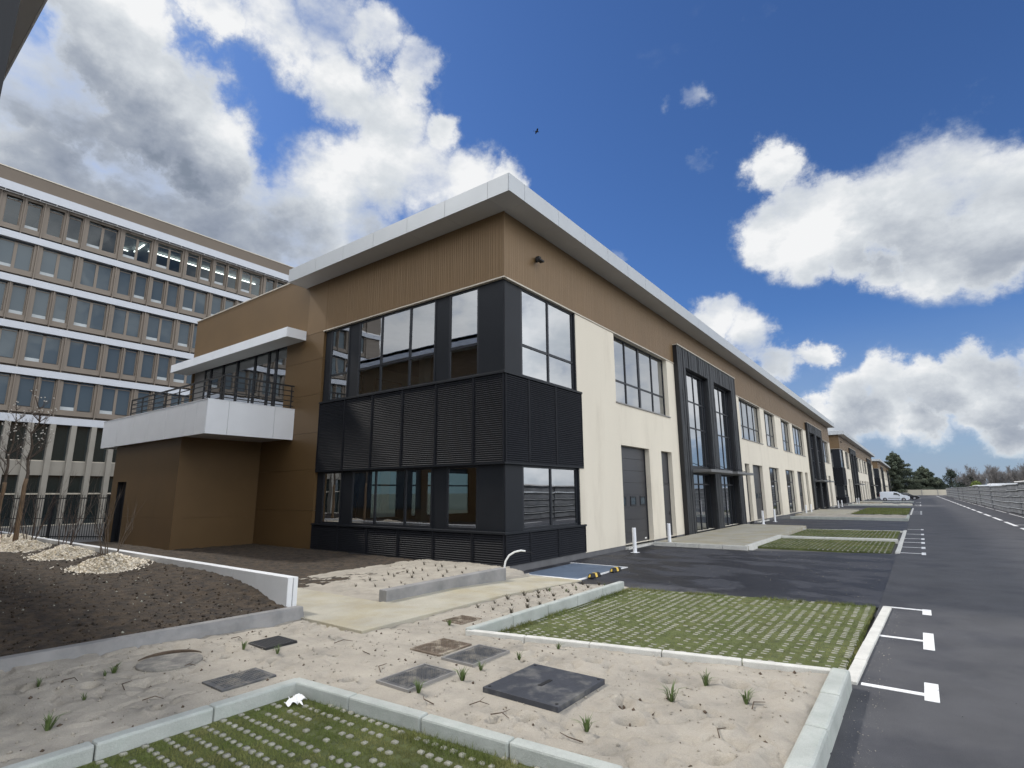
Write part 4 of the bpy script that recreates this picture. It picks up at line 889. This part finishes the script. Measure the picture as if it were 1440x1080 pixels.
# roots / dark debris in holes
for i,(x,y,r) in enumerate(HOLES):
    b=MB(); rr=random.Random(i)
    for k in range(7):
        a=rr.uniform(0,6.28); l=r*rr.uniform(.5,1.2); b.tube([(0,0,0),(math.cos(a)*l*.5,math.sin(a)*l*.5,r*rr.uniform(.1,.5)),(math.cos(a)*l,math.sin(a)*l,r*rr.uniform(0,.4))],[.012,.008,.003],5)
    b.tube([(0,0,-.01),(0,0,.02)],[r*.45,r*.3],7)
    o=b.build('root_clump',M['drytwig']); o.location=(x,y,szat(x,y)-.005); tag(o,'dark withered root clump sunk in a hollow of the sand','root clump','withered root clumps in the sand')
# tissue
def tissue():
    p=rayG(417,986,-.1); n=14; V=[];F=[]
    rr=np.random.default_rng(5)
    for i in range(n):
        for j in range(n):
            u=i/(n-1)-.5; v=j/(n-1)-.5; h=.03+.05*math.exp(-(u*u+v*v)*8)+.03*math.sin(u*14+v*5)*math.cos(v*11)+rr.uniform(-.008,.008)
            V.append((u*.17+.025*math.sin(v*9),v*.15+.02*math.cos(u*8),h*.8))
    for i in range(n-1):
        for j in range(n-1): a=i*n+j; F.append((a,a+n,a+n+1,a+1))
    o=np_mesh('paper_tissue',V,F,M['paper']); o.location=(p.x,p.y,-.115); o.rotation_euler=(.15,-.1,.6); tag(o,'crumpled white tissue lying on the grass at the near kerb corner','tissue')
tissue()
# ------------------------------------------------------------------ conduit, wheel stops, bollards
b=MB(); b.tube([(.90,-1.20,-.15),(.90,-1.20,.15),(.92,-1.17,.32),(.98,-1.1,.45),(1.08,-1.0,.53),(1.2,-.9,.56),(1.3,-.84,.55)],[.024]*6+[.02],8); o=b.build('conduit',M['hose'],smooth=True); tag(o,'white curved conduit pipe sticking up at the end of the short grey wall','pipe')
b=MB(); b.tube([(1.3,-.84,.55),(1.42,-.78,.52),(1.5,-.72,.47)],.006,5); b.build('cable',M['blackm'],o)
def stop(y,label):
    E=empty('wheel_stop',(2.3,y,-.188),0); tag(E,label,'wheel stop','wheel stops on the blue pad')
    l=.27; b=MB(); pr=[(-.075,0),(.075,0),(.045,.10),(-.045,.10)]
    v=[(p[0],s*l*(1 if p[1]==0 else .82),p[1]) for s in (-1,1) for p in pr]; b.v+=v; b.f+=[(3,2,1,0),(4,5,6,7),(0,1,5,4),(1,2,6,5),(2,3,7,6),(3,0,4,7)]; b.build('block',M['blackm'],E,bevel=.02)
    b=MB(); b.quad((.0775,-.055,.005),(.0775,.055,.005),(.0475,.055,.103),(.0475,-.055,.103)); b.quad((-.046,-.055,.1035),(.0475,-.055,.1035),(.0475,.055,.1035),(-.046,.055,.1035)); b.build('reflector',M['yellow'],E)
    # end facing the camera
    b=MB(); b.quad((-.03,-.272,.02),(.03,-.272,.02),(.02,-.235,.085),(-.02,-.235,.085)); b.build('end_reflector',M['yellow'],E)
    return E
stop(.85,'black wheel stop with yellow reflector, the nearer of the two on the blue pad'); stop(2.1,'black wheel stop with yellow reflector, the farther one beside the driveway')
def bollard():
    E=empty('bollard',(0,0,-.2)); b=MB(); b.tube([(0,0,0),(0,0,.88)],.072,20); b.build('post',M['bollard'],E,bevel=.01,smooth=False)
    b=MB(); b.box(-.13,.13,-.13,.13,0,.012); b.build('base_plate',M['bollard'],E); return E
B0=bollard(); BL=[(.76,6.85,'white steel bollard, the nearest one, left of the first loading door'),(.85,10.09,'white steel bollard in front of the narrow door beside the tall black entrance'),(.82,27.16,'white steel bollard left of the second loading door, past the tall black entrance'),(.85,30.68,'white steel bollard right of the second loading door'),(.82,44.45,'left white bollard at the third loading door'),(.85,47.2,'right white bollard at the third loading door'),(.9,68.6,'white bollard left of the last loading door of the nearest building'),(.9,72.6,'white bollard right of the last loading door of the nearest building'),(.9,94.2,'left white bollard in front of the second building'),(.9,98.0,'right white bollard in front of the second building')]
for i,(x,y,lb) in enumerate(BL):
    o=B0 if i==0 else copy_tree(B0); o.location=(x,y,-.2); tag(o,lb,'bollard','white bollards guarding the loading doors')
# ------------------------------------------------------------------ fence
FE=empty('metal_fence',(-21.35,-2.85,-.1),math.radians(32)); tag(FE,'black metal railing fence between the left wing and the young trees','fence')
b=MB()
for z in (.18,1.95): b.box(-14,0,-.02,.02,z-.025,z+.025)
b.box(-14,0,-.015,.015,1.0,1.03); b.build('rail',M['black'],FE)
b=MB(); x=-.1
while x>-14: b.box(x-.009,x+.009,-.009,.009,.05,2.1); x-=.12
pk=b.build('pickets',M['black'],FE); pk['kind']='stuff'
for x in (0,-2.9,-5.9,-8.9,-11.9): b=MB(); b.box(x-.05,x+.05,-.05,.05,-.1,2.12); b.build('post',M['black'],FE)
# ------------------------------------------------------------------ bare young trees and shrubs
RMIN=[.0025]
def grow(b,p,d,l,r,dep,rr,up_=.25,spread=.6,seg=5,tips=None,nb=3,dec=.62):
    pts=[p]; rs=[r]; q=Vector(p); dd=Vector(d).normalized()
    for i in range(4):
        dd=(dd+Vector((rr.uniform(-.12,.12),rr.uniform(-.12,.12),rr.uniform(-.05,.12)))).normalized(); q=q+dd*l/4; pts.append(q.copy()); rs.append(r*(1-.2*(i+1)))
    b.tube(pts,rs,seg,cap=False)
    if dep<=0:
        if tips is not None: tips.append(q)
        return
    for i in range(nb):
        t=rr.uniform(.35,1.0); k=min(3,int(t*4)); base=pts[k].lerp(pts[k+1],t*4-k) if k<4 else pts[-1]
        a=rr.uniform(0,6.28); o=dd.orthogonal().normalized(); o=(Matrix.Rotation(a,3,dd)@o); nd_=(dd*(1-spread*.5)+o*spread+Vector((0,0,up_))).normalized()
        grow(b,base,nd_,l*dec*rr.uniform(.7,1.15),max(r*.5,RMIN[0]),dep-1,rr,up_,spread,max(3,seg-1),tips,nb,dec)
def young_tree(x,y,z,h,seed,label):
    E=empty('young_tree',(x,y,z)); tag(E,label,'tree','bare young trees in the mulched bed'); rr=random.Random(seed)
    pts=[Vector((0,0,-.1))]; 
    for i in range(1,13): pts.append(Vector((.012*i*rr.uniform(-1,1)+.02*i*.3,.01*i*rr.uniform(-1,1),h*i/12)))
    b=MB(); b.tube(pts,[.075-.0058*i for i in range(13)],8); b.build('trunk',M['bark'],E,smooth=True)
    b=MB(); b.tube([pts[0],pts[1],pts[2],pts[3],pts[4],pts[4]+(pts[5]-pts[4])*.6],[.075,.07,.07,.066,.062,.06],9); b.build('trunk_wrap',M['wrap'],E,smooth=True)
    b=MB(); tips=[]
    for i in range(34):
        t=rr.uniform(.42,.97); k=int(t*12); base=pts[k]; a=rr.uniform(0,6.28); d=Vector((math.cos(a)*.75,math.sin(a)*.75,.75)); grow(b,base,d,h*.22*(1.15-t),.013,2,rr,.35,.5,4,tips,3,.6)
    b.build('branches',M['twig'],E)
    f=MB()
    for p in rr.sample(tips,min(60,len(tips))):
        s=.018; f.box(p.x-s,p.x+s,p.y-s,p.y+s,p.z-s,p.z+s)
    o=f.build('buds',M['blossom'],E); o['kind']='stuff'
    return E
young_tree(-15.5,-7.2,.5,5.4,11,'bare young tree with brown wrapped trunk, right of the pair behind the mulch')
young_tree(-18.5,-7.2,.5,5.2,12,'bare young tree with brown wrapped trunk, at the left edge of the photo')
def shrub(x,y,z,h,n,seed,label,m):
    E=empty('bare_shrub',(x,y,z)); tag(E,label,'shrub','bare shrubs planted in mulch mounds'); rr=random.Random(seed); b=MB()
    for i in range(n):
        a=rr.uniform(0,6.28); d=Vector((math.cos(a)*.22,math.sin(a)*.22,1)); grow(b,Vector((math.cos(a)*.08,math.sin(a)*.08,-.1)),d,h*rr.uniform(.5,.75),.016,2,rr,.5,.45,4,None,3,.55)
    b.build('stems',m,E)
shrub(-14.2,-7.1,.4,2.3,7,21,'dark multi-stemmed bare shrub just right of the wrapped tree trunks',M['twig'])
shrub(-16.6,-7.3,.4,2.2,5,26,'thin bare shrub rising between the two wrapped tree trunks',M['twig'])
shrub(-10.2,-7.2,.42,2.1,6,22,'bare shrub in the middle mulch mound in front of the fence',M['twig'])
shrub(-6.1,-7.4,.36,1.9,6,23,'light brown bare shrub in the nearest mulch mound, before the bronze block',M['bark'])
def mound(x,y,rx,ry,h,seed,label):
    E=empty('mulch_mound',(x,y,0)); tag(E,label,'mulch mound','wood chip mulch mounds around the shrubs'); rg=np.random.default_rng(seed)
    n=46; V=[];F=[]
    for i in range(n):
        for j in range(n):
            u=-1.2+2.4*i/(n-1); v=-1.2+2.4*j/(n-1); X=x+u*rx; Y=y+v*ry
            d=math.hypot(u,v); zz_=float(pl_z(np.array([X]),np.array([Y]))[0]); V.append((u*rx,v*ry,zz_-.03+h*max(0,1-d**1.8)*(1+.2*math.sin(u*5+seed)*math.cos(v*6))))
    for i in range(n-1):
        for j in range(n-1): a=i*n+j; F.append((a,a+n,a+n+1,a+1))
    np_mesh('heap',V,F,M['chip'],E,True)
    N_=3800; r_=np.sqrt(rg.random(N_))*1.0+rg.exponential(.09,N_); a=rg.random(N_)*6.283; cx=r_*np.cos(a)*rx; cy2=r_*np.sin(a)*ry
    zz_=pl_z(x+cx,y+cy2)-.03+h*np.maximum(0,1-r_**1.8)*(1+.2*np.sin(cx/rx*5+seed)*np.cos(cy2/ry*6)); zz_=np.maximum(zz_,pl_z(x+cx,y+cy2))+.012
    l=.02+.025*rg.random(N_); wd=.008+.01*rg.random(N_); t=rg.random(N_)*6.283; ti=(rg.random((N_,2))-.5)*.05
    V=np.zeros((N_,4,3))
    for k,(su,sv) in enumerate(((-1,-1),(1,-1),(1,1),(-1,1))):
        V[:,k,0]=cx+su*l*np.cos(t)-sv*wd*np.sin(t); V[:,k,1]=cy2+su*l*np.sin(t)+sv*wd*np.cos(t); V[:,k,2]=zz_+su*ti[:,0]+sv*ti[:,1]*.4
    o=np_mesh('wood_chips',V.reshape(-1,3),np.arange(4*N_).reshape(-1,4),M['chip'],E); o['kind']='stuff'
mound(-5.95,-7.4,.85,.66,.30,1,'pale wood chip mound, nearest to the white retaining wall end')
mound(-9.9,-7.3,1.0,.62,.27,2,'pale wood chip mound, second nearest, around the middle shrub')
mound(-13.6,-7.4,1.05,.62,.27,3,'pale wood chip mound at the foot of the dark multi-stemmed shrub')
mound(-16.8,-7.2,1.8,.85,.27,4,'broad pale wood chip mound around the wrapped tree trunks')
# ------------------------------------------------------------------ vehicles (side view profile, extruded and rounded)
def vehicle(name,loc,rz,L_,W,prof,glass,paint,label,cat,wheels,wr,extra=None):
    E=empty(name,loc,rz); tag(E,label,cat)
    b=MB(); k=len(prof)
    secs=[(-1,.955),( -.86,1.0),(.86,1.0),(1,.955)]
    hw=W/2
    # body as lofted sections, greenhouse narrows with height
    def wid(z,s): 
        t=max(0,(z-.95)/.9); return s*hw*(1-.13*t)
    for s,sc in secs:
        for (x,z) in prof:
            cx=L_/2; xx=cx+(x-cx)*(sc if abs(s)==1 else 1); zz_=z*(.99 if abs(s)==1 else 1)+(0.0)
            b.v.append((xx,wid(z,s*(1 if abs(s)==1 else 1.0)) if abs(s)==1 else wid(z,s),zz_))
    for q in range(3):
        for i in range(k):
            j=(i+1)%k; b.f.append((q*k+i,q*k+j,(q+1)*k+j,(q+1)*k+i))
    b.f.append(tuple(range(k-1,-1,-1))); b.f.append(tuple(range(3*k,4*k)))
    body=b.build('body',paint,E,bevel=.03,smooth=False)
    for s in (-1,1):
        for gq in glass:
            g=MB(); pts=[(L_/2+(x-L_/2)*.957,wid(z,s)*1.006+s*.006,z) for x,z in gq]
            if s==1: pts=pts[::-1]
            g.poly(pts); g.build('side_window',M['glassC'],E)
    for wx in wheels:
        for s in (-1,1):
            w_=empty('wheel_hub',(0,0,0)); bpy.data.objects.remove(w_)
            t=MB(); y0=s*(hw+.012); t.tube([(wx,y0-s*.22,wr),(wx,y0-s*.2,wr),(wx,y0-s*.02,wr),(wx,y0,wr)],[wr*.9,wr,wr,wr*.93],24); wh=t.build('wheel',M['blackm'],E)
            t=MB(); t.tube([(wx,y0,wr),(wx,y0+s*.012,wr)],[wr*.62,wr*.55],16); t.build('rim',M['hub'],wh)
            a=MB(); pts=[(wx+math.cos(q)*wr*1.14,y0-s*.006,wr+math.sin(q)*wr*1.14) for q in [math.pi*i/12 for i in range(13)]]; a.poly(pts if s==-1 else pts[::-1]); a.build('wheel_arch',M['black'],E)
    if extra: extra(E,body,hw)
    return E
vprof=[(.05,.32),(.02,.7),(.04,1.2),(.12,1.72),(.3,1.82),(2.4,1.83),(3.0,1.76),(3.45,1.45),(3.8,1.17),(4.45,1.04),(4.78,.86),(4.86,.6),(4.85,.34),(4.5,.22),(.4,.22)]
def vex(E,body,hw):
    m=MB(); m.box(.0,.22,-hw+.06,hw-.06,.3,.5); m.box(4.6,4.9,-hw+.06,hw-.06,.3,.52); m.build('bumper',M['blackm'],E,bevel=.03)
    for s in (-1,1):
        m=MB(); m.box(4.55,4.84,s*(hw-.28),s*(hw-.07),.72,.9); m.build('headlight',M['lamp'],E,bevel=.03)
        m=MB(); m.box(1.35,3.3,s*(hw-.005),s*(hw+.012),.52,.6); m.build('side_strip',M['blackm'],E)
        m=MB(); m.box(3.12,3.3,s*(hw+.0),s*(hw+.15),1.05,1.24); m.build('mirror',M['blackm'],E,bevel=.02)
        m=MB(); m.box(.03,.1,s*(hw-.16),s*(hw-.08),.9,1.3); m.build('tail_light',M['redl'],E)
    m=MB(); hw2=hw*.86; m.quad((3.02,-hw2,1.76),(3.02,hw2,1.76),(3.83,hw2+.03,1.2),(3.83,-hw2-.03,1.2)); o=m.build('windscreen',M['glassC'],E); o.location=(.0,0,.012)
vehicle('parked_van',(2.9,118.6,-.2),0,4.86,1.8,vprof,[[(2.3,1.2),(3.35,1.16),(3.12,1.42),(2.85,1.62),(2.35,1.66)][:5]],M['vanpaint'],'small white panel van parked side-on in front of the terrace','van',(.85,3.85),.31,vex)
cprof=[(.05,.3),(.0,.62),(.1,.92),(.55,1.02),(1.15,1.38),(1.8,1.46),(2.6,1.42),(3.3,1.0),(4.2,.84),(4.5,.62),(4.52,.34),(4.2,.2),(.4,.2)]
def cex(E,body,hw):
    for s in (-1,1):
        m=MB(); m.box(4.25,4.5,s*(hw-.35),s*(hw-.1),.58,.72); m.build('headlight',M['lamp'],E,bevel=.02)
        m=MB(); m.box(.02,.1,s*(hw-.35),s*(hw-.1),.66,.82); m.build('tail_light',M['redl'],E)
    m=MB(); m.quad((2.62,-hw*.8,1.43),(2.62,hw*.8,1.43),(3.3,hw*.88,1.02),(3.3,-hw*.88,1.02)); o=m.build('windscreen',M['glassC'],E); o.location=(0,0,.012)
cg=[[(.95,1.0),(2.0,.99),(2.0,1.38),(1.25,1.34)],[(2.06,.99),(3.1,.98),(2.55,1.36),(2.06,1.39)]]
vehicle('parked_car',(4.7,137.5,-.2),0,4.5,1.78,cprof,cg,M['blackcar'],'black car with a light roof reflection parked just behind the white van','car',(.85,3.6),.32,cex)
vehicle('parked_car',(4.4,143.5,-.2),0,4.5,1.78,cprof,cg,M['greycar'],'dark grey car parked beyond the black car, mostly hidden','car',(.85,3.6),.32,cex)
# ------------------------------------------------------------------ stacked racks on the right
def rack(L_,h,n,cap):
    E=empty('stacked_racks',(0,0,-.2)); lh=h/n
    for i in range(n):
        b=MB(); j=random.uniform(-.03,.03); z=i*lh; b.box(.06+j,2.4+j,0,L_,z+.04,z+lh-.30); b.box(.09+j,2.3+j,0.02,L_-.02,z+lh-.30,z+lh-.07)
        o=b.build('rack_layer',M['rack'],E)
        b=MB(); b.box(-.02+j,2.42+j,-.02,L_+.02,z+lh-.065,z+lh-.01); b.build('edge_rail',M['rackedge'],o)
    if cap: b=MB(); b.box(-.1,2.6,-.1,L_+.1,h+.0,h+.09); b.build('cover_sheet',M['rackw'],E)
    return E
RK=[rack(7.45,2.72,5,True),rack(7.45,2.6,5,False)]; used=[0,0]; y=21.0; i=0
while y<205:
    k=0 if i in (0,1,2,3,9) else 1; src=RK[k]
    o=src if not used[k] else copy_tree(src); used[k]+=1
    o.location=(16.1+random.uniform(-.05,.05),y,-.2+random.uniform(-.05,.04)); o.rotation_euler=(0,0,random.uniform(-.004,.004))
    tag(o,('white-topped' if k==0 else 'open-topped')+' stack of grey metal racks in the long row right of the road','rack stack','stacks of grey metal racks lining the road'); y+=7.6; i+=1
# white lines along the feet
# ------------------------------------------------------------------ far wall, trees
b=MB(); b.box(4,60,258,258.3,-.3,1.9); FW=empty('boundary_wall',(0,0,0)); tag(FW,'low cream boundary wall closing the far end of the road','wall'); b.build('wall',M['farwall'],FW)
b=MB(); 
for x in range(5,60,5): b.box(x-.12,x+.12,257.85,257.99,-.3,2.05)
b.build('pier',M['sill'],FW)
def leafcloud(cx,cy2,cz,rx,ry,rz_,n,s,rg):
    p=rg.normal(size=(n,3)); p/=np.linalg.norm(p,axis=1)[:,None]; p*=rg.random((n,1))**.4; c=p*[rx,ry,rz_]+[cx,cy2,cz]
    a=rg.normal(size=(n,3)); a/=np.linalg.norm(a,axis=1)[:,None]; b=np.cross(a,rg.normal(size=(n,3))); b/=np.linalg.norm(b,axis=1)[:,None]; ss=s*(.5+rg.random((n,1)))
    return np.stack([c-a*ss,c+a*ss*.2+b*ss*.7,c+a*ss],1)
def cedar(x,y,h,seed,label,R=7.5,m='conif'):
    E=empty('cedar_tree',(x,y,-.2)); tag(E,label,'tree'); rg=np.random.default_rng(seed); rr=random.Random(seed)
    b=MB(); b.tube([(0,0,0),(.1,0,h*.5),(0,.1,h*.97)],[.55,.35,.06],8); b.build('trunk',M['bark'],E)
    T=[]; lb=MB(); nl=60
    for i in range(nl):
        t=i/nl; z=h*(.06+.9*t); a=i*2.4+rr.uniform(-.4,.4); l=R*(1-t)**.75*rr.uniform(.7,1.2)+.5; d=np.array([math.cos(a),math.sin(a),.0]); dr=rr.uniform(-.02,.18)
        lb.tube([(0,0,z),tuple(d*l*.5+np.array([0,0,z+dr*l*.5])),tuple(d*l+np.array([0,0,z+dr*l*.7]))],[.12*(1-t)+.04,.06,.02],4)
        for k in range(6):
            f=(k+1)/6; q=d*l*f; wd=.35+.16*l*(1-.5*f); T.append(leafcloud(q[0],q[1],z+dr*l*f*.8+.1,wd*1.1,wd*1.1,.6+.1*(1-t)*2,150,.26,rg))
    lb.build('limbs',M['bark'],E); T.append(leafcloud(0,0,h*.985,.5,.5,.9,120,.18,rg)); V=np.concatenate(T).reshape(-1,3); np_mesh('crown',V,np.arange(len(V)).reshape(-1,3),M[m],E)
    return E
cedar(2.2,268,17.8,1,'tall grey-green cedar rising behind the last building',9.5)
cedar(11.5,275,11.5,2,'lower cedar spreading right of the tall cedar',7.0)
def conifer(x,y,h,R,seed,label,m='conif2'):
    E=empty('conifer_tree',(x,y,-.2)); tag(E,label,'tree'); rg=np.random.default_rng(seed)
    b=MB(); b.tube([(0,0,0),(0,0,h*.9)],[.3,.05],6); b.build('trunk',M['bark'],E)
    T=[]
    for i in range(60):
        t=rg.random()**.8; a=rg.random()*6.28; r=R*(1-t**1.6)*rg.random()**.5; T.append(leafcloud(r*math.cos(a),r*math.sin(a),h*(.05+.9*t),1.2,1.2,.9,80,.26,rg))
    V=np.concatenate(T).reshape(-1,3); np_mesh('crown',V,np.arange(len(V)).reshape(-1,3),M[m],E)
conifer(20.5,276,10.2,5.0,3,'dark rounded evergreen tree at the end of the road')
conifer(26.8,279,8.0,3.2,4,'small dark evergreen beside the yellow-green bush')
conifer(27.6,268,5.2,2.4,5,'yellow-green bush between the evergreens and the bare trees','ygreen')
conifer(15.8,280,7.0,4.0,6,'dark evergreen between the cedars and the rounded evergreen')
def bare(h,seed):
    E=empty('bare_tree',(0,0,0)); rr=random.Random(seed); b=MB(); b.tube([(0,0,0),(.1,.1,h*.3),(0,.2,h*.55)],[.2,.16,.12],6); b.build('trunk',M['bark'],E)
    b=MB()
    for i in range(9):
        z=h*rr.uniform(.15,.55); a=rr.uniform(0,6.28); grow(b,Vector((0,.1,z)),Vector((math.cos(a)*.5,math.sin(a)*.5,1)),h*rr.uniform(.28,.42),.10,3,rr,.3,.55,4,None,5,.6)
    b.build('crown',M['fartwig'],E); return E
RMIN[0]=.03
BT=[bare(10.5,41),bare(9.5,42),bare(11.5,43)]; us=[0,0,0]; random.seed(5)
for i in range(46):
    k=i%3; o=BT[k] if not us[k] else copy_tree(BT[k]); us[k]+=1
    x=22.5+i*.85+random.uniform(-.8,.8); s=random.uniform(.72,1.05); o.location=(x,random.uniform(268,300),-.3); o.rotation_euler=(0,0,random.uniform(0,6.28)); o.scale=(s,s,s*random.uniform(.9,1.1))
    tag(o,'bare grey winter tree in the belt along the far right','tree','bare winter trees along the horizon')
# hedge-like undergrowth below the bare trees
rg=np.random.default_rng(77); T=[leafcloud(20+50*rg.random(),rg.uniform(285,300),1.0+2.0*rg.random(),2.5,2,1.4,110,.3,rg) for _ in range(80)]
T+=[leafcloud(-4+26*rg.random(),rg.uniform(262,272),1.0+1.2*rg.random(),1.8,1.5,1.2,90,.25,rg) for _ in range(30)]
V=np.concatenate(T).reshape(-1,3); tag(np_mesh('undergrowth',V,np.arange(len(V)).reshape(-1,3),M['conif2']),'dark tangled undergrowth below the far trees','undergrowth',kind='stuff')
b=MB(); b.box(26,33,190,200,-.3,3.1); E=empty('far_shed',(0,0,0)); tag(E,'far flat-roofed shed with a white roof showing above the racks','shed'); b.build('wall',M['sill'],E); b=MB(); b.box(25.6,33.4,189.5,200.5,3.1,3.55); b.build('roof',M['rackw'],E)
# far tree belt left part between/behind buildings is hidden by the terrace
# ------------------------------------------------------------------ bird
E=empty('bird',tuple(CAM+pdir(755,185)*55)); tag(E,'small dark bird flying high in the blue sky','bird')
b=MB(); b.tube([(-.2,0,0),(-.12,0,.0),(0,0,0),(.12,0,0),(.22,0,-.0)],[.01,.05,.065,.045,.01],8); b.poly([(-.2,0,0),(-.34,.05,0),(-.34,-.05,0)]); b.build('body',M['birdm'],E,smooth=True)
for s in (-1,1):
    b=MB(); b.poly([(.08,0,0.01),(-.06,0,0.01),(-.1,s*.24,-.02 if s>0 else .12),(.0,s*.36,-.1 if s>0 else .16),(.06,s*.2,.0 if s>0 else .1)]); b.build('wing',M['birdm'],E)
E.rotation_euler=(.2,0,.9)
# ------------------------------------------------------------------ render settings
scene.render.engine='CYCLES'; scene.view_settings.view_transform='Standard'; scene.view_settings.look='None'; scene.view_settings.gamma=1
scene.view_settings.exposure=0.5
scene.cycles.max_bounces=8; scene.cycles.transparent_max_bounces=10; scene.cycles.glossy_bounces=4; scene.cycles.diffuse_bounces=3
scene.cycles.sample_clamp_indirect=6
